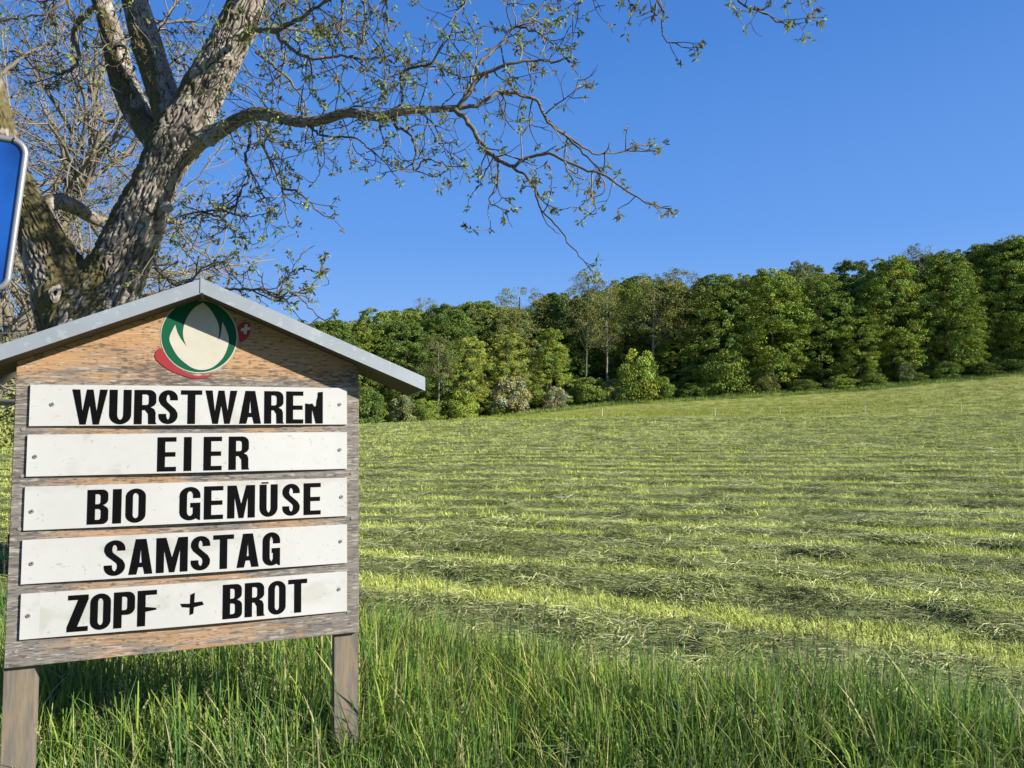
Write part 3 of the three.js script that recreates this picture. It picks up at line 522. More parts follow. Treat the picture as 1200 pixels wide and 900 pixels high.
// ---------------------------------------------------------------- the walnut tree
{
  const D = 7.5, px2m = (p, d) => p * d / 901;
  const tree = thing('walnut_tree', 'big gnarled walnut with mossy forked trunk, rising behind the farm sign', 'tree');
  const base = at(100, 480, D); tree.position.set(base.x, groundY(base.x, base.z), base.z);
  const O = tree.position;
  // limbs: [px, py, distance, radius in px]
  const LIMBS = [
    ['trunk', [[92, 690, 7.5, 80], [94, 600, 7.5, 66], [97, 500, 7.5, 58], [104, 420, 7.5, 53], [113, 372, 7.5, 47], [133, 328, 7.5, 37], [153, 283, 7.48, 32], [171, 240, 7.46, 28.5], [189, 200, 7.44, 27], [207, 163, 7.43, 29], [227, 128, 7.4, 28], [249, 88, 7.36, 25.5], [269, 50, 7.3, 24], [286, 12, 7.25, 23], [300, -30, 7.2, 21], [312, -90, 7.1, 18], [322, -160, 7, 15]]],
    ['limb', [[98, 400, 7.5, 46], [78, 345, 7.45, 40], [58, 300, 7.4, 31], [40, 262, 7.35, 25], [22, 225, 7.3, 22], [5, 180, 7.25, 20], [-8, 130, 7.2, 19], [-22, 70, 7.15, 17], [-40, 0, 7.1, 15], [-60, -80, 7, 11]]],
    ['limb', [[212, 165, 7.46, 22], [198, 130, 7.5, 19.5], [184, 90, 7.55, 18.5], [170, 45, 7.6, 17.5], [158, 0, 7.65, 16.5], [145, -60, 7.7, 14], [135, -120, 7.7, 11]]],
    ['limb', [[200, 176, 7.55, 20], [174, 152, 7.75, 18], [156, 122, 7.9, 17], [143, 90, 8, 16], [134, 50, 8.05, 13.5], [120, 5, 8.1, 11.5], [104, -40, 8.15, 10], [90, -90, 8.2, 8]]],
    ['limb', [[222, 168, 7.42, 13], [248, 158, 7.35, 11], [268, 147, 7.25, 9.5], [286, 137, 7.15, 8.5], [304, 133, 7.05, 8], [330, 139, 6.95, 7.5], [353, 143, 6.85, 7.2], [376, 141, 6.8, 6.8], [408, 132, 6.7, 6.2], [445, 137, 6.6, 5.6], [470, 130, 6.55, 5.2], [510, 128, 6.5, 4.8], [536, 127, 6.45, 4.5]]],
    ['limb', [[40, 265, 7.4, 10], [62, 236, 7.75, 10.5], [88, 243, 8, 9.5], [112, 257, 8.3, 8], [142, 262, 8.6, 7], [180, 256, 9, 5], [215, 262, 9.3, 3]]],
  ];
  const chains = LIMBS.map(([name, pts]) => { const w = pts.map(([x, y, d]) => at(x, y, d).sub(O)); return { name, curve: new THREE.CatmullRomCurve3(w, false, 'centripetal'), r: pts.map(([, , d, p]) => px2m(p, d) * 0.9), n: pts.length, len: 0 }; });
  const radiusAt = (c, t) => { const f = clamp(t) * (c.n - 1), i = Math.min(c.n - 2, Math.floor(f)); return lerp(c.r[i], c.r[i + 1], f - i); };
  const bones = [];
  chains.forEach((c, ci) => { const m = (c.n - 1) * 3; for (let i = 0; i < m; i++) { const a = c.curve.getPoint(i / m), b = c.curve.getPoint((i + 1) / m); bones.push({ a, b, d: b.clone().sub(a), r0: radiusAt(c, i / m), r1: radiusAt(c, (i + 1) / m), ci }); } });
  const near = new Float64Array(chains.length);
  const sdf = (x, y, z) => {
    near.fill(9);
    for (const k of bones) {
      const ax = x - k.a.x, ay = y - k.a.y, az = z - k.a.z, t = clamp((ax * k.d.x + ay * k.d.y + az * k.d.z) / k.d.lengthSq());
      const q = Math.hypot(ax - k.d.x * t, ay - k.d.y * t, az - k.d.z * t) - lerp(k.r0, k.r1, t); if (q < near[k.ci]) near[k.ci] = q;
    }
    let s = 0; for (let i = 0; i < near.length; i++) if (near[i] < 1) s += Math.exp(-near[i] / 0.04); return -0.04 * Math.log(s + 1e-30);
  };
  const bark = (rx, ry, v, k) => {           // 0 in a furrow, 1 on a ridge
    const wx = (noise3(rx * 11, ry * 11, v * 9) - 0.5) * 3.4, wy = (noise3(rx * 11 + 30, ry * 11, v * 9) - 0.5) * 3.4;
    const a = Math.abs(noise3(rx * 62 * k + wx, ry * 62 * k + wy, v * 9 * k) * 2 - 1), b = Math.abs(noise3(rx * 38 * k + 40 + wy, ry * 38 * k + wx, v * 9.5 * k) * 2 - 1), c = noise3(rx * 95 * k, ry * 95 * k, v * 50 * k);
    return sstep(0.02, 0.32, a) * (0.5 + 0.5 * sstep(0.0, 0.3, b)) * (0.7 + 0.3 * c);
  };
  const mossy = [at(85, 330, D).sub(O), at(45, 262, 7.35).sub(O), at(205, 140, 7.45).sub(O), at(110, 365, 7.3).sub(O)];
  const barkMat = new THREE.MeshStandardMaterial({ color: 0xffffff, vertexColors: true, roughness: 0.95 });
  chains.forEach((c, ci) => {
    const L = c.curve.getLength(), big = c.r[1] > 0.12, step = big ? 0.0095 : 0.016, NL = Math.ceil(L / step), mb = new MB();
    const fr = c.curve.computeFrenetFrames(NL, false), rmax = Math.max(...c.r), NR = clamp(Math.ceil(6.28 * rmax * 0.8 / (big ? 0.0085 : 0.012)), 14, 320), k = clamp(0.22 / rmax, 0.75, 2.4);
    for (let i = 0; i <= NL; i++) {
      const t = i / NL, p = c.curve.getPointAt(t), ut = c.curve.getUtoTmapping(t), r = radiusAt(c, ut);
      for (let j = 0; j <= NR; j++) {
        const q = (j % NR) / NR * Math.PI * 2, cx = Math.cos(q), sx = Math.sin(q), dx = fr.normals[i].x * cx + fr.binormals[i].x * sx, dy = fr.normals[i].y * cx + fr.binormals[i].y * sx, dz = fr.normals[i].z * cx + fr.binormals[i].z * sx;
        let R = r * 0.98; for (let m = 0; m < 5; m++) { R -= sdf(p.x + dx * R, p.y + dy * R, p.z + dz * R) * 0.9; R = clamp(R, r * 0.4, r * 1.5); }
        const lump = (noise3(p.x * 3 + dx * 2, p.y * 3 + dy * 2, p.z * 3 + dz * 2 + ci * 7) - 0.5) * r * 0.22;
        const h = bark(cx * r, sx * r, t * L + ci * 9, k);
        const RR = R + lump + (h - 0.5) * Math.min(0.03, r * 0.13);
        const X = p.x + dx * RR, Y = p.y + dy * RR, Z = p.z + dz * RR;
        let mossShade = 0.6 * dy - 0.4 * dx - 0.15 + (noise3(X * 3.5, Y * 3.5, Z * 3.5) - 0.5) * 1.5 + (noise3(X * 16, Y * 16, Z * 16) - 0.5) * 0.7;
        for (let m = 0; m < 4; m++) mossShade += (m === 2 ? 0.45 : 0.75) * Math.exp(-((X - mossy[m].x) ** 2 + (Y - mossy[m].y) ** 2 + (Z - mossy[m].z) ** 2) / 0.065);
        mossShade = sstep(0.25, 0.6, mossShade + (ci === 5 ? 0.75 : ci === 3 ? 0.55 + 0.3 * sstep(0.4, -0.5, dx) : ci === 2 ? 0.3 + 0.5 * sstep(0.3, -0.5, dx) : ci === 1 ? 0.8 * sstep(-0.35, 0.35, dx * 0.8 + dy * 0.4) : ci === 0 ? 0.75 * sstep(-0.15, -0.75, dx) : 0) - (dx > 0.45 && ci !== 1 ? 0.5 : 0));  // real moss, plus shade painted on left sides of trunk and upper limbs
        const g = noise3(X * 4, Y * 4, Z * 4), fl = noise3(X * 45, Y * 45, Z * 45);
        let col = mix3([0.062, 0.05, 0.04], mix3([0.2, 0.17, 0.135], [0.32, 0.28, 0.225], g), sstep(0.05, 0.6, h) * lerp(0.75, 1, fl));
        col = mix3(col, [0.56, 0.54, 0.46], 0.3 * sstep(0.66, 0.8, noise3(X * 9 + 5, Y * 9, Z * 9)) * fl);
        col = mix3(col, mix3([0.025, 0.022, 0.009], [0.115, 0.095, 0.022], fl), mossShade * 0.92);
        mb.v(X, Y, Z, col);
        if (i && j) { const q2 = mb.n - 1, w = NR + 1; mb.tri(q2 - w - 1, q2, q2 - w); mb.tri(q2 - w - 1, q2 - 1, q2); }
      }
    }
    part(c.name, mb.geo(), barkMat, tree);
  });
  // old wound scars where limbs were cut
  const scar = (px, py, d, r, hole) => {
    const mb = new MB(), p = at(px, py, d).sub(O), f = V(px < 120 ? 0.15 : 0.55, 0.1, 1).normalize(), a = V(0, 1, 0).cross(f).normalize(), b = f.clone().cross(a);
    for (let i = 0; i <= 9; i++) for (let j = 0; j <= 24; j++) {
      const e = i / 9, q = j / 24 * 6.2832, R = r * e * (1 + 0.5 * (noise2(Math.cos(q) * 2 + 5, Math.sin(q) * 2 + px) - 0.5)), hh = r * (0.16 * Math.sin(Math.PI * (0.3 + 0.7 * e)) - (hole && e < 0.4 ? 0.9 * (1 - e / 0.4) : 0)) + (noise2(Math.cos(q) * 6 * e, Math.sin(q) * 6 * e) - 0.5) * r * 0.16;
      const sq = hole ? 1.35 : 1; mb.v(p.x + a.x * Math.cos(q) * R + b.x * Math.sin(q) * R * sq + f.x * hh, p.y + b.y * Math.sin(q) * R * sq + a.y * Math.cos(q) * R + f.y * hh, p.z + a.z * Math.cos(q) * R + b.z * Math.sin(q) * R * sq + f.z * hh, hole && e < 0.3 ? [0.03, 0.022, 0.015] : mix3([0.2, 0.165, 0.12], [0.38, 0.33, 0.26], noise2(Math.cos(q) * 5 * e + 3, Math.sin(q) * 5 * e)));
      if (i && j) { const k = mb.n - 1, w = 25; mb.tri(k - w - 1, k - w, k); mb.tri(k - w - 1, k, k - 1); }
    }
    part('branch_scar', mb.geo(), barkMat, tree);
  };
  scar(196, 243, 7.2, 0.055); scar(64, 343, 7.1, 0.062, true); scar(246, 166, 7.3, 0.06); scar(264, 62, 7.1, 0.045, true);
  // branches: [px, py, distance], start and end radius in px; each also carries twigs
  seed(77);
  const wood = [], tw = new MB(), lf = new MB();
  const BR = [
    [3.6, 1.6, [[536, 127, 6.45], [548, 110, 6.4], [560, 93, 6.4], [580, 80, 6.35], [602, 74, 6.3], [626, 71, 6.3], [650, 72, 6.25], [668, 66, 6.2]]],
    [3.4, 1.2, [[530, 128, 6.46], [562, 122, 6.45], [587, 109, 6.5], [612, 110, 6.55], [630, 120, 6.6], [639, 136, 6.6], [653, 154, 6.65], [667, 160, 6.7], [682, 173, 6.7], [702, 180, 6.75], [726, 178, 6.8], [746, 171, 6.8], [760, 168, 6.85]]],
    [3.8, 1.1, [[528, 127, 6.46], [543, 137, 6.4], [558, 158, 6.3], [581, 187, 6.2], [601, 195, 6.15], [627, 181, 6.1], [645, 181, 6.05], [673, 194, 6], [702, 204, 5.95], [731, 221, 5.9], [760, 239, 5.85], [789, 245, 5.8]]],
    [2.2, 0.8, [[601, 196, 6.15], [615, 205, 6.1], [627, 222, 6.05], [634, 243, 6], [650, 262, 5.95], [667, 286, 5.9], [684, 306, 5.85], [699, 321, 5.8]]],
    [1.9, 1.0, [[583, 188, 6.2], [585, 206, 6.15], [582, 220, 6.1], [572, 232, 6.1], [580, 240, 6.05], [596, 246, 6.05]]],
    [1.8, 0.9, [[664, 160, 6.7], [680, 176, 6.6], [700, 196, 6.5], [718, 212, 6.5], [735, 222, 6.4]]],
    [2.4, 1.2, [[461, 136, 6.6], [471, 118, 6.55], [470, 88, 6.5], [484, 78, 6.4], [503, 77, 6.35], [512, 62, 6.3], [524, 46, 6.3], [545, 34, 6.2]]],
    [3.0, 1.0, [[540, 122, 6.45], [554, 93, 6.5], [560, 77, 6.55], [582, 55, 6.6], [604, 31, 6.65], [627, 17, 6.7], [645, -8, 6.75], [660, -40, 6.8]]],
    [1.8, 0.9, [[604, 30, 6.65], [625, 36, 6.6], [641, 46, 6.6], [655, 58, 6.55], [668, 60, 6.5]]],
    [2.4, 0.9, [[461, 140, 6.6], [467, 150, 6.5], [481, 157, 6.4], [487, 178, 6.35], [486, 200, 6.3], [500, 186, 6.25], [520, 192, 6.2], [546, 195, 6.2]]],
    [2.0, 0.9, [[360, 147, 6.84], [380, 159, 6.7], [412, 161, 6.6], [430, 172, 6.5], [446, 186, 6.45], [470, 212, 6.4]]],
    [2.4, 0.9, [[293, 145, 7.1], [292, 165, 7], [288, 186, 6.9], [292, 208, 6.8], [283, 222, 6.75], [278, 240, 6.8], [258, 246, 7.0], [236, 248, 7.3], [200, 256, 7.8]]],
    [1.8, 0.7, [[236, 248, 7.3], [262, 258, 7.0], [280, 278, 6.6], [300, 287, 6.6], [306, 278, 6.6]]],
    [1.8, 0.7, [[258, 246, 7.0], [285, 252, 6.5], [300, 254, 6.4], [318, 247, 6.4]]],
    [2.6, 0.9, [[300, 140, 7.0], [305, 165, 6.9], [318, 190, 6.8], [330, 220, 6.7], [335, 240, 6.65], [341, 268, 6.6], [348, 262, 6.6]]],
    [2.0, 0.8, [[330, 220, 6.7], [345, 224, 6.6], [362, 235, 6.5], [380, 255, 6.5], [392, 253, 6.5]]],
    [2.6, 0.9, [[180, 300, 7.3], [186, 318, 7.1], [207, 334, 7], [222, 328, 6.9], [240, 312, 6.8], [262, 306, 6.7], [275, 296, 6.7]]],
    [2.8, 1.0, [[200, 342, 7.3], [240, 345, 7.0], [272, 338, 6.8], [291, 340, 6.7], [310, 340, 6.6], [324, 349, 6.55], [340, 343, 6.5], [358, 356, 6.45], [372, 369, 6.4], [382, 377, 6.4], [392, 368, 6.4]]],
    [1.7, 0.7, [[324, 348, 6.55], [334, 328, 6.6], [350, 314, 6.6], [374, 319, 6.6], [382, 298, 6.6]]],
    [1.5, 0.7, [[340, 342, 6.5], [362, 342, 6.5], [374, 322, 6.5]]],
    [1.5, 0.7, [[267, 334, 6.8], [272, 318, 6.8], [285, 322, 6.8], [297, 309, 6.8]]],
    // crown above and to the right of the frame
    [6.5, 2.6, [[290, 0, 7.25], [330, -45, 6.9], [390, -75, 6.5], [470, -80, 6.1], [560, -95, 5.8], [650, -70, 5.6], [740, -60, 5.4], [830, -45, 5.2], [900, -40, 5.1]]],
    [5.2, 1.6, [[283, 45, 7.1], [300, 34, 6.8], [322, 37, 6.6], [350, 22, 6.4], [380, 2, 6.2], [420, -18, 6.1]]],
    [5, 1.4, [[255, 80, 7.6], [285, 52, 8.0], [320, 30, 8.3], [360, 36, 8.5], [400, 28, 8.6], [440, 8, 8.7]]],
    [3.2, 1.0, [[322, 37, 6.6], [340, 56, 6.5], [365, 68, 6.5], [400, 66, 6.5], [440, 69, 6.4], [468, 60, 6.4]]],
    [3, 1.0, [[300, 60, 8.1], [330, 85, 8.2], [352, 110, 8.3], [360, 135, 8.3]]],
    [2.0, 0.9, [[770, -56, 5.35], [771, 0, 5.3], [778, 20, 5.3], [776, 36, 5.3], [786, 50, 5.3], [800, 54, 5.3], [815, 55, 5.3]]],
    [2.2, 1.0, [[846, -44, 5.2], [868, 2, 5.15], [884, 11, 5.1], [902, 20, 5.1], [912, 26, 5.1], [922, 32, 5.05]]],
    [1.6, 0.8, [[884, 11, 5.1], [896, 10, 5.1], [905, 1, 5.05]]],
    [1.8, 0.9, [[690, -66, 5.5], [688, -10, 5.5], [672, 14, 5.5], [671, 36, 5.5], [680, 38, 5.5]]],
    [1.8, 0.9, [[730, -60, 5.4], [734, -6, 5.4], [742, 8, 5.4]]],
    [1.8, 0.9, [[900, -40, 5.1], [940, -12, 5.05], [948, 2, 5]]],
    [2.6, 0.9, [[560, -94, 5.8], [556, -30, 5.9], [548, 0, 5.9], [534, 18, 5.9], [540, 44, 5.9]]],
    [2.8, 0.9, [[470, -80, 6.1], [466, -30, 6.1], [452, 8, 6.1], [455, 40, 6.1], [440, 58, 6.1]]],
    [3.0, 0.9, [[400, -76, 6.4], [396, -20, 6.4], [402, 20, 6.4], [390, 60, 6.4], [396, 90, 6.4]]],
    [2.6, 0.9, [[430, -78, 6.3], [420, -20, 6.3], [428, 22, 6.3], [420, 56, 6.3], [405, 78, 6.3]]],
    // left of the crown
    [4.5, 1.2, [[118, 4, 8.1], [100, 18, 8.2], [84, 42, 8.3], [92, 62, 8.3], [86, 80, 8.3], [64, 86, 8.3], [45, 82, 8.3], [20, 62, 8.3], [-10, 60, 8.3]]],
    [3.4, 1.1, [[140, -60, 7.7], [96, -20, 7.6], [60, 12, 7.5], [30, 20, 7.5], [-5, 25, 7.5]]],
    [3.8, 1.2, [[-14, 100, 7.2], [10, 80, 7.4], [36, 60, 7.6], [60, 50, 7.8]]],
    [3.2, 1.0, [[160, 20, 7.65], [186, 26, 7.9], [214, 24, 8.2], [236, 30, 8.4], [256, 34, 8.5]]],
    [3.0, 1.0, [[172, 60, 7.6], [190, 30, 7.8], [204, 6, 8], [224, -14, 8.2]]],
    [2.4, 0.9, [[205, 70, 7.9], [222, 80, 8.1], [232, 96, 8.2]]],
    [3, 1.0, [[100, -60, 8.15], [70, -20, 8.4], [62, 10, 8.5], [66, 40, 8.5]]],
  ];
  const twigC = [0.06, 0.05, 0.04], twigPale = [0.22, 0.19, 0.15];
  const leafCluster = (p, d, scale = 1) => {
    const n = 5 + Math.floor(rnd() * 5), tint = rnd();
    for (let i = 0; i < n; i++) {
      const q = d.clone().multiplyScalar(rr(0, 0.5)).add(randDir()); q.y -= 0.35; q.normalize();
      const nn = randDir().cross(q).normalize(), k = rr(0.75, 1.25);
      const c = tint < 0.25 ? [0.19 * k, 0.15 * k, 0.06 * k] : tint < 0.7 ? [0.19 * k, 0.22 * k, 0.07 * k] : [0.24 * k, 0.3 * k, 0.09 * k];
      lf.leaf(p.clone().addScaledVector(randDir(), 0.02), q, nn, rr(0.03, 0.065) * scale, rr(0.014, 0.025) * scale, c);
    }
  };
  // a crooked twig that sags, then turns up at its tip
  const twig = (p, d, len, r, lev, leafy) => {
    const n = Math.max(3, Math.round(len / 0.055)), pts = [p.clone()], dir = d.clone().normalize(), q = p.clone(), kink = rr(0.25, 0.42);
    for (let i = 1; i <= n; i++) {
      const f = i / n; dir.addScaledVector(randDir(), kink); dir.y += lev === 0 ? (f < 0.55 ? -0.1 : 0.13) : (f < 0.4 ? -0.04 : 0.1); dir.normalize();
      q.addScaledVector(dir, len / n); pts.push(q.clone());
      if (lev < 2 && i > 1 && rnd() < (lev === 0 ? 0.42 : 0.3)) { const side = dir.clone().add(randDir().multiplyScalar(1.1)).normalize(); twig(q, side, len * rr(0.3, 0.6), r * 0.68, lev + 1, leafy); }
      else if (rnd() < 0.07 * leafy && i > 1) leafCluster(q, dir, 0.75);
    }
    tw.twig(pts, r, Math.max(0.0022, r * 0.5), rnd() < 0.35 ? twigPale : twigC, 4);
    if (rnd() < 0.5 * leafy) leafCluster(pts[n], dir);
  };
  BR.forEach(([r0, r1, P], bi) => {
    const w = P.map(([x, y, d]) => at(x, y, d).sub(O)), c = new THREE.CatmullRomCurve3(w, false, 'centripetal'), L = c.getLength(), n = Math.max(8, Math.round(L / 0.05)), pts = [];
    for (let i = 0; i <= n; i++) { const q = c.getPointAt(i / n); const j = i ? 0.012 : 0; q.x += rr(-j, j); q.y += rr(-j, j); q.z += rr(-j, j); pts.push(q); }
    const mb = new MB(), ra = px2m(r0, P[0][2]), rb = px2m(r1, P[P.length - 1][2]);
    mb.twig(pts, ra * 0.82, Math.max(0.0022, rb * 0.55), r0 > 2.5 ? [0.13, 0.11, 0.08] : [0.075, 0.062, 0.048], r0 > 2.5 ? 8 : 6);
    part('branch', mb.geo(), barkMat, tree);
    const high = P[0][1] < 60 && r0 > 2, dens = L * (high ? 7.5 : r0 > 2.3 ? 8.5 : 7);
    for (let i = 0; i < dens; i++) {
      const f = rr(0.12, 1), p = c.getPointAt(f), t = c.getTangentAt(f); if (r0 > 6 && f > 0.5) continue;
      const d = t.clone().multiplyScalar(0.7).add(randDir()); if (rnd() < 0.5) d.y -= 0.35; twig(p, d, rr(0.14, 0.5) * (r0 > 2.3 ? 1.15 : 0.8) * (high ? 1 : 1 - 0.6 * f * f), Math.min(0.0068, Math.max(0.0036, lerp(ra, rb, f) * 0.55)), 0, high ? 1.1 : 1);
    }
    leafCluster(pts[n], c.getTangentAt(1)); leafCluster(pts[n], c.getTangentAt(1), 0.8);
  });
  // hanging sprays from the horizontal limb
  const hl = chains[4];
  for (let i = 0; i < 34; i++) { const f = rr(0.15, 1), p = hl.curve.getPointAt(f), d = randDir(); d.y = rnd() < 0.55 ? -Math.abs(d.y) - 0.25 : Math.abs(d.y) + 0.2; d.x += 0.3; twig(p, d, rr(0.3, 0.85), 0.0062, 0, 0.9); }
  for (const ci of [1, 2, 3, 5]) for (let i = 0; i < 15; i++) { const f = rr(0.35, 1), p = chains[ci].curve.getPointAt(f), d = randDir(); d.z = Math.abs(d.z) * (ci === 3 || ci === 5 ? -1 : 0.5); twig(p, d, rr(0.3, 0.8), 0.006, 0, 0.8); }
  for (let i = 0; i < 14; i++) { const f = rr(0.72, 0.95), p = chains[0].curve.getPointAt(f), d = randDir(); d.x = Math.abs(d.x); twig(p, d, rr(0.4, 0.9), 0.007, 0, 0.8); }
  part('twigs', tw.geo(), barkMat, tree, 'stuff'); part('leaves', lf.geo(), leafy([1, 1, 1], 0.35), tree, 'stuff');
  shadows(tree);
}
// ---------------------------------------------------------------- bare twiggy trees behind the walnut
function twiggyTree(label, px, d, H, spread, s, leafC, leafN, name = 'twiggy_tree', woodC = [0.195, 0.17, 0.13]) {
  seed(s);
  const p0 = at(px, 484, d), t = thing(name, label, 'tree', V(p0.x, groundY(p0.x, -d), -d));
  const big = new MB(), tw = new MB(), lf = new MB();
  const grow = (p, dir, len, r, lev) => {
    const n = Math.max(3, Math.round(len / (lev < 2 ? 0.3 : 0.16))), pts = [p.clone()], q = p.clone(), dd = dir.clone();
    const kids = [];
    for (let i = 1; i <= n; i++) { dd.addScaledVector(randDir(), lev < 1 ? 0.08 : 0.22); dd.y += lev < 3 ? 0.05 : -0.02; dd.normalize(); q.addScaledVector(dd, len / n); pts.push(q.clone()); if (lev < 4 && i > n * (lev === 0 ? 0.22 : 0.15)) kids.push([q.clone(), dd.clone(), i / n]); }
    (lev < 2 ? big : tw).twig(pts, r, Math.max(0.003, r * 0.45), lev < 2 ? woodC.map((v) => v * 0.75) : woodC, lev < 2 ? 8 : 3);
    for (const [kp, kd, f] of kids) { const m = lev === 0 ? 2 : lev === 3 ? 1 : 1; for (let j = 0; j < m; j++) if (rnd() < (lev < 2 ? 0.88 : 0.44)) { const e = kd.clone().multiplyScalar(lev ? 0.8 : 0.35).addScaledVector(randDir(), spread); if (lev === 0) e.y += 0.25; grow(kp, e.normalize(), len * rr(0.38, 0.62) * (lev === 0 ? 1.1 - 0.5 * f : 1), r * lerp(0.55, 0.35, f), lev + 1); } }
    if (lev >= 3) for (let j = 0; j < leafN; j++) if (rnd() < 0.6) { const e = randDir(); lf.leaf(pts[n].clone().addScaledVector(randDir(), 0.05), e, randDir().cross(e).normalize(), rr(0.05, 0.1), rr(0.03, 0.05), leafC.map((v) => v * rr(0.7, 1.3))); }
  };
  grow(V(0, -0.1, 0), V(0, 1, 0), H, H * 0.017, 0);
  part('trunk', big.geo(), twigWood, t); part('twigs', tw.geo(), twigWood, t, 'stuff'); if (lf.n) part('leaves', lf.geo(), leafMat2, t, 'stuff');
  shadows(t); return t;
}
const twigWood = new THREE.MeshStandardMaterial({ color: 0xffffff, vertexColors: true, roughness: 0.95 });
const leafMat2 = leafy([1, 1, 1], 0.35);
twiggyTree('pale leafless twiggy tree seen behind the left limb of the walnut', -30, 14, 7.6, 0.9, 5, [0.2, 0.21, 0.08], 2);
twiggyTree('second pale twiggy tree farther back, low behind the walnut fork', 25, 19, 6.4, 0.9, 8, [0.2, 0.21, 0.08], 2);
// ---------------------------------------------------------------- the wood
function crownGeo(s, o) {
  seed(s); const mb = new MB(), U = V(0, 1, 0);
  for (let i = 0; i < o.clumps; i++) {
    const f = Math.pow(rnd(), o.pow || 0.85), q = rr(0, 6.2832), R = o.w / 2 * o.shape(f) * (0.8 + 0.4 * noise2(Math.cos(q) * 1.5 + 3, f * 3 + Math.sin(q) * 1.5, s)), rho = R * Math.sqrt(rr(o.hollow ?? 0.3, 1));
    const c = V(Math.cos(q) * rho, lerp(o.base, o.h, f), Math.sin(q) * rho), rc = rr(o.rc[0], o.rc[1]) * (f > 0.85 ? 0.75 : 1), tint = rr(0.68, 1.3), yel = rr(-0.12, 0.22);
    for (let j = 0; j < o.leaves; j++) {
      const d = randDir(); if (d.y < -0.25 && rnd() < 0.6) d.y *= -1;
      const k = rc * Math.cbrt(rr(0.15, 1)), p = V(c.x + d.x * k, c.y + d.y * k * 0.72, c.z + d.z * k);
      const nrm = d.clone().multiplyScalar(0.7).addScaledVector(randDir(), 1.1).addScaledVector(U, 0.3).normalize(), e = randDir().cross(nrm).normalize(), t = tint * rr(0.75, 1.25), l = rr(0.7, 1.3) * o.size;
      mb.leaf(p, e, nrm, l, l * 0.72, [t * (1 + yel), t, t * (1 - yel)]);
    }
  }
  return mb.geo();
}
function trunkGeo(s, h, r, limbs, lh = 0.45) {
  seed(s); const mb = new MB(), pts = []; let x = 0, z = 0;
  for (let i = 0; i <= 14; i++) { pts.push(V(x, i / 14 * h - 0.3, z)); x += rr(-0.09, 0.09); z += rr(-0.09, 0.09); }
  mb.twig(pts, r, r * 0.25, [1, 1, 1], 8);
  for (let i = 0; i < limbs; i++) {
    const k = Math.floor(14 * rr(lh, 0.92)), q = rr(0, 6.28), L = h * rr(0.14, 0.3) * (1.3 - k / 14), lp = []; const d = V(Math.cos(q), rr(0.5, 1.2), Math.sin(q)).normalize(), p = pts[k].clone();
    for (let j = 0; j < 6; j++) { lp.push(p.clone()); p.addScaledVector(d, L / 5); d.addScaledVector(randDir(), 0.16); d.y += 0.04; d.normalize(); }
    mb.twig(lp, r * 0.42 * (1.1 - k / 20), r * 0.08, [0.95, 0.95, 0.95], 5);
    for (let m = 0; m < 3; m++) { const a = lp[2 + m], e = d.clone().addScaledVector(randDir(), 0.8).normalize(), tp = [a.clone()]; const b = a.clone(); for (let j = 0; j < 4; j++) { b.addScaledVector(e, L * 0.14); e.addScaledVector(randDir(), 0.25).normalize(); tp.push(b.clone()); } mb.twig(tp, r * 0.14, r * 0.04, [0.95, 0.95, 0.95], 4); }
  }
  return mb.geo();
}
const broad = (f) => Math.pow(Math.sin(Math.PI * (0.14 + 0.8 * f)), 0.6), column = (f) => Math.pow(Math.sin(Math.PI * (0.1 + 0.84 * f)), 0.5), cone = (f) => 0.3 + 0.75 * Math.pow(1 - f, 0.8) * sstep(-0.3, 0.15, f), high = (f) => Math.pow(Math.sin(Math.PI * (0.08 + 0.82 * f)), 0.7), bushy = (f) => Math.sqrt(clamp(1 - f * f * 0.85)), umbrella = (f) => 0.35 + 0.65 * f * (1.35 - 0.6 * f);
const SHAPES = {   // 18 m high unless it is a bush
  dense: [1, 2, 3].map((s) => [crownGeo(100 + s, { h: 17.3, w: 9, base: 1.2, clumps: 400, leaves: 130, size: 0.165, rc: [0.3, 0.95], shape: broad }), trunkGeo(200 + s, 15, 0.32, 7)]),
  tall: [1, 2].map((s) => [crownGeo(110 + s, { h: 17.4, w: 8, base: 2.2, clumps: 360, leaves: 120, size: 0.16, rc: [0.3, 0.85], shape: column }), trunkGeo(210 + s, 16, 0.28, 8)]),
  sparse: [1, 2].map((s) => [crownGeo(120 + s, { h: 17.8, w: 8.5, base: 7.5, clumps: 150, leaves: 75, size: 0.14, rc: [0.4, 1.3], shape: high, hollow: 0.05 }), trunkGeo(220 + s, 17, 0.24, 16, 0.42)]),
  young: [1, 2].map((s) => [crownGeo(130 + s, { h: 17.2, w: 11, base: 1.0, clumps: 280, leaves: 110, size: 0.17, rc: [0.35, 1.0], shape: broad, hollow: 0.1 }), trunkGeo(230 + s, 15, 0.26, 12, 0.2)]),
  conic: [1].map((s) => [crownGeo(140 + s, { h: 17.6, w: 10.5, base: 0.8, clumps: 320, leaves: 120, size: 0.17, rc: [0.35, 1.0], shape: cone }), trunkGeo(240 + s, 16, 0.3, 8)]),
  bush: [1, 2, 3].map((s) => [crownGeo(150 + s, { h: 3.3, w: 4.2, base: 0.25, clumps: 50, leaves: 150, size: 0.15, rc: [0.45, 0.85], shape: bushy, pow: 1 }), trunkGeo(250 + s, 2, 0.06, 6, 0.15)]),
};
const GREEN = { deep: [0.105, 0.165, 0.035], mid: [0.175, 0.245, 0.045], bright: [0.23, 0.305, 0.052], lime: [0.28, 0.33, 0.06], olive: [0.2, 0.225, 0.065], brown: [0.19, 0.215, 0.08], pale: [0.29, 0.31, 0.18], grey: [0.2, 0.245, 0.1] };
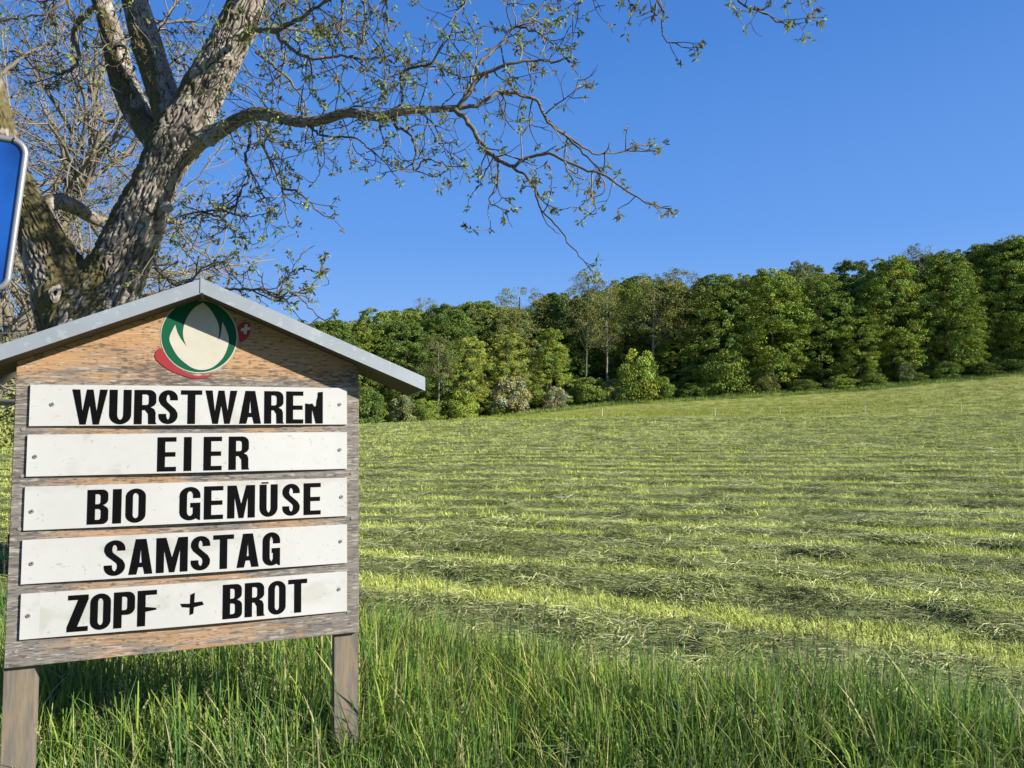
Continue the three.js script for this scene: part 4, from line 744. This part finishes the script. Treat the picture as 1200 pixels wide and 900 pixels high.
const leafMats = {}; for (const k in GREEN) leafMats[k] = new THREE.MeshPhysicalMaterial({ color: rgb(...GREEN[k]), vertexColors: true, roughness: 0.9, specularIntensity: 0.3, side: THREE.DoubleSide });
const TW = { dark: std([0.05, 0.042, 0.032], 0.95), pale: std([0.2, 0.18, 0.145], 0.9), grey: std([0.17, 0.15, 0.12], 0.95), ivy: std([0.07, 0.085, 0.035], 0.95) };
let woodSeed = 0;
function woodTree(px, top, kind, vi, wpx, colour, bark, label, back = 0, name = 'tree', category = 'tree', group) {
  const t = (px - 600) / 901, d = table(EDGE, t) + 2.5 + back, x = t * d, y = groundY(x, -d), H = EYE + (484 - top) / 901 * d - y;
  const [cg, tg] = SHAPES[kind][vi % SHAPES[kind].length], full = kind === 'bush' ? 3.7 : 18, W = { dense: 9.8, tall: 8.8, sparse: 9.5, young: 12, conic: 11.5, bush: 4.8 }[kind];
  const g = thing(name, label, category, V(x, y - 0.05, -d), group); g.rotation.y = (woodSeed++ * 2.399) % 6.283;
  const sw = (wpx / 901 * d) / W * (kind === 'bush' ? 1 : kind === 'sparse' ? 1.1 : 1.12); g.scale.set(sw, H / full, sw);
  part('trunk', tg, TW[bark], g); part('crown', cg, leafMats[colour], g); shadows(g); return g;
}
const F = [   // [px, top, kind, variant, width px, colour, bark, label, back, name]
  [388, 372, 'dense', 0, 80, 'deep', 'dark', 'dark green tree showing just right of the sign roof, leftmost of the wood'],
  [440, 358, 'tall', 0, 62, 'mid', 'dark', 'tall green tree peaking at the left end of the wood behind the roof eave', 3],
  [474, 372, 'dense', 1, 72, 'deep', 'dark', 'dense dark green tree above the tip of the sign roof', 1],
  [499, 349, 'sparse', 0, 44, 'brown', 'grey', 'thin nearly bare treetop on the skyline above the roof tip', 9],
  [514, 392, 'sparse', 1, 48, 'brown', 'pale', 'slender grey brown tree with pale trunk right of the sign roof', -1],
  [548, 391, 'young', 0, 58, 'lime', 'grey', 'yellow green young tree in front of the darker wood, nearest the sign', -1.5],
  [594, 388, 'young', 1, 62, 'lime', 'grey', 'rounded yellow green tree above the pale blossoming shrub', -1],
  [570, 352, 'dense', 2, 74, 'mid', 'dark', 'mid green tree behind the two yellow green young trees', 6],
  [610, 337, 'sparse', 0, 84, 'olive', 'dark', 'broad olive tree with dark forking limbs on the skyline', 5],
  [645, 384, 'conic', 0, 66, 'bright', 'dark', 'bright green cone shaped tree left of the ivy clad trunk', 0],
  [652, 340, 'dense', 0, 60, 'deep', 'dark', 'dark treetop between the broad olive tree and the ivy clad trunk', 8],
  [688, 316, 'sparse', 1, 66, 'brown', 'ivy', 'tall thin tree with ivy clad trunk reaching above its neighbours', 0],
  [711, 328, 'sparse', 0, 54, 'olive', 'pale', 'slim tree with a thin white trunk right of the ivy clad one', 0.5],
  [733, 330, 'tall', 1, 56, 'mid', 'dark', 'green treetop above the round bush in the middle of the wood', 6],
  [766, 320, 'sparse', 1, 74, 'olive', 'pale', 'olive tree with a leaning pale trunk in the middle of the wood', 0.5],
  [800, 314, 'sparse', 0, 80, 'olive', 'dark', 'spreading olive tree with a thick dark trunk', 0],
  [790, 395, 'tall', 0, 46, 'bright', 'dark', 'low bright green tree under the spreading olive crown', 1.5],
  [842, 318, 'dense', 1, 86, 'mid', 'dark', 'big dense green tree right of the thick dark trunk', 0],
  [905, 311, 'dense', 2, 84, 'bright', 'dark', 'tall leafy bright green tree standing out of the wood edge', -1],
  [940, 300, 'young', 0, 52, 'grey', 'grey', 'pale grey green rounded treetop on the skyline', 12],
  [962, 318, 'tall', 0, 74, 'mid', 'dark', 'green tree below the pale rounded treetop', 0],
  [1008, 356, 'tall', 1, 52, 'bright', 'dark', 'lower bright green tree leaning out of the wood edge', -1.5],
  [1000, 302, 'dense', 0, 70, 'deep', 'dark', 'dark treetop behind the lower leaning tree', 8],
  [1048, 297, 'dense', 1, 82, 'bright', 'dark', 'large green tree with a tall stepped crown on the right of the wood', 0],
  [1078, 286, 'sparse', 1, 62, 'brown', 'grey', 'brownish thin treetop on the skyline between two large green trees', 7],
  [1112, 292, 'dense', 2, 78, 'mid', 'dark', 'large green tree left of the dark gap in the wood edge', 0],
  [1130, 350, 'tall', 0, 44, 'bright', 'dark', 'smaller sunlit tree at the foot of the large green tree', -1.5],
  [1160, 282, 'dense', 0, 80, 'mid', 'dark', 'broad green tree over the dark gap in the wood edge', 3],
  [1198, 272, 'dense', 1, 88, 'bright', 'dark', 'tallest treetop, cut off by the right edge of the photo', 1],
  [1250, 262, 'dense', 2, 92, 'mid', 'dark', 'green tree just beyond the right edge of the photo', 1],
  [1310, 250, 'dense', 0, 92, 'mid', 'dark', 'green tree well beyond the right edge of the photo', 1],
];
seed(301);
for (const [px, top, kind, v, w, col, bark, label, back, name] of F) woodTree(px, top, kind, v, w, col, bark, label, back || 0, kind === 'young' ? 'young_tree' : kind === 'sparse' ? 'thin_tree' : 'broadleaf_tree');
const B = [
  [430, 450, 'bush', 0, 46, 'deep', 'dark green shrub right of the sign board under the eave'],
  [472, 462, 'bush', 1, 36, 'grey', 'greyish bramble shrub below the roof tip'],
  [497, 466, 'bush', 2, 34, 'mid', 'green shrub below the slender grey brown tree'],
  [543, 455, 'bush', 0, 40, 'bright', 'bright green shrub at the foot of the yellow green young tree'],
  [598, 440, 'bush', 1, 50, 'pale', 'pale blossoming shrub below the rounded yellow green tree'],
  [652, 452, 'bush', 2, 32, 'pale', 'small whitish shrub right of the pale blossoming shrub'],
  [694, 440, 'bush', 0, 46, 'mid', 'green shrub at the foot of the ivy clad trunk'],
  [718, 444, 'bush', 1, 30, 'grey', 'grey green shrub left of the round bush'],
  [746, 408, 'bush', 2, 56, 'bright', 'large round bright bush in the middle of the wood edge'],
  [775, 440, 'bush', 0, 36, 'mid', 'green shrub tucked against the right of the large round bush'],
  [812, 448, 'bush', 1, 44, 'mid', 'low green shrub under the thick dark trunk'],
  [848, 408, 'bush', 2, 62, 'mid', 'big mounded shrub in front of the big dense green tree'],
  [897, 430, 'bush', 0, 30, 'olive', 'olive shrub right of the big mounded shrub'],
  [942, 444, 'bush', 1, 40, 'mid', 'low green shrub below the tall leafy bright tree'],
  [985, 438, 'bush', 2, 40, 'bright', 'bright low shrub below the green tree with pale top behind'],
  [1022, 436, 'bush', 0, 36, 'mid', 'green shrub below the leaning tree'],
  [1062, 424, 'bush', 1, 24, 'grey', 'small pale green shrub on the right of the wood edge'],
  [1076, 436, 'bush', 2, 30, 'mid', 'green shrub right of the small pale green shrub'],
  [1110, 421, 'bush', 0, 34, 'mid', 'leafy green shrub below the smaller sunlit tree'],
  [1150, 424, 'bush', 1, 56, 'deep', 'dark shrub in the gap near the right edge'],
  [1192, 420, 'bush', 2, 48, 'deep', 'dark shrub at the right edge of the photo'],
];
for (const [px, top, kind, v, w, col, label] of B) woodTree(px, top, kind, v, w, col, 'dark', label, -3, 'shrub', 'shrub');
// the rest of the wood, deeper in and up the hill: one mass
{
  seed(404); const lists = { deep: [], mid: [], olive: [] }, geos = { deep: SHAPES.dense[0][0], mid: SHAPES.tall[1][0], olive: SHAPES.young[0][0] }, under = [];
  for (let i = 0; i < 420; i++) {
    const t = rr(-1, 1.15), e = table(EDGE, clamp(t, -1, 1.1)), back = 4 + 57 * Math.pow(rnd(), 1.4), d = e + back, x = t * d, y = groundY(x, -d);
    const skyline = table([[-1, 392], [-0.2, 372], [-0.1, 358], [0.03, 346], [0.11, 330], [0.33, 318], [0.55, 298], [0.67, 280], [1.15, 246]], t), Hmax = EYE + (484 - skyline - rr(-6, 16)) / 901 * d - y;
    const H = Math.min(rr(11, 21), Hmax); if (H < 5) continue;
    const k = rnd() < 0.22 ? 'deep' : rnd() < 0.6 ? 'mid' : 'olive'; const w = rnd();
    lists[k].push({ x, y, z: -d, s: rr(0.9, 1.25) * clamp(H / 18, 0.6, 1.1), sy: H / 18, ry: rr(0, 6.28), c: [lerp(0.8, 1.2, w), lerp(0.9, 1.1, w), 1] });
  }
  for (let i = 0; i < 240; i++) { const t = rr(-0.9, 1.05), d = table(EDGE, t) + rr(1.2, 7), x = t * d; under.push({ x, y: groundY(x, -d) - 0.1, z: -d, s: rr(0.45, 1.0), ry: rr(0, 6.28), c: Array(3).fill(rr(0.7, 1.15)) }); }
  const wood = new THREE.Group(); wood.name = 'woodland'; tag(wood, 'mass of green trees filling the wood behind its front row', 'woodland', null, 'stuff'); scene.add(wood);
  for (const k in lists) instanced('tree_crowns', geos[k], leafMats[k], lists[k], null, null, wood);
  instanced('undergrowth', SHAPES.bush[1][0], leafMats.mid, under, 'low green undergrowth along the foot of the wood', 'undergrowth');
}
// bushes behind the walnut at the left edge
{
  const add = (px, d, top, wpx, col, v, label) => { const t = (px - 600) / 901, x = t * d, y = groundY(x, -d), H = EYE + (484 - top) / 901 * d - y, g = thing('shrub', label, 'shrub', V(x, y - 0.05, -d)), s = wpx / 901 * d / 4.8; g.scale.set(s, H / 3.7, s); g.rotation.y = v * 1.7; part('trunk', SHAPES.bush[v][1], TW.dark, g); part('crown', SHAPES.bush[v][0], leafMats[col], g); shadows(g); };
  add(-30, 30, 400, 130, 'olive', 0, 'olive shrub at the left edge behind the farm sign'); add(60, 34, 410, 120, 'brown', 1, 'brownish shrub behind the foot of the walnut');
}
// small white stakes along the edge of the mowing
{
  const m = std([0.55, 0.55, 0.5], 0.7); seed(9);
  const proto = new THREE.Group(); proto.name = 'stake_pattern'; part('shaft', new THREE.CylinderGeometry(0.02, 0.022, 0.6, 8).translate(0, 0.28, 0), m, proto); part('cap', new THREE.CylinderGeometry(0.03, 0.03, 0.08, 8).translate(0, 0.6, 0), m, proto); shadows(proto);
  for (const [px, d, label] of [[477, 84, 'short white stake by the shrubs right of the sign'], [706, 62, 'thin white stake left of the middle of the meadow edge'], [838, 58, 'white stake near the middle, at the far edge of the mowing'], [914, 60, 'thin stake between the two brighter white stakes'], [1014, 59, 'white stake right of centre at the far edge of the mowing'], [1126, 60, 'rightmost thin stake at the far edge of the mowing']]) {
    const o = proto.clone(), t = (px - 600) / 901, x = t * d; o.name = numbered('fence_stake'); o.position.set(x, groundY(x, -d), -d); o.rotation.z = rr(-0.08, 0.08); tag(o, label, 'stake', 'white stakes along the mown edge'); scene.add(o);
  }
}
renderer.render(scene, camera);
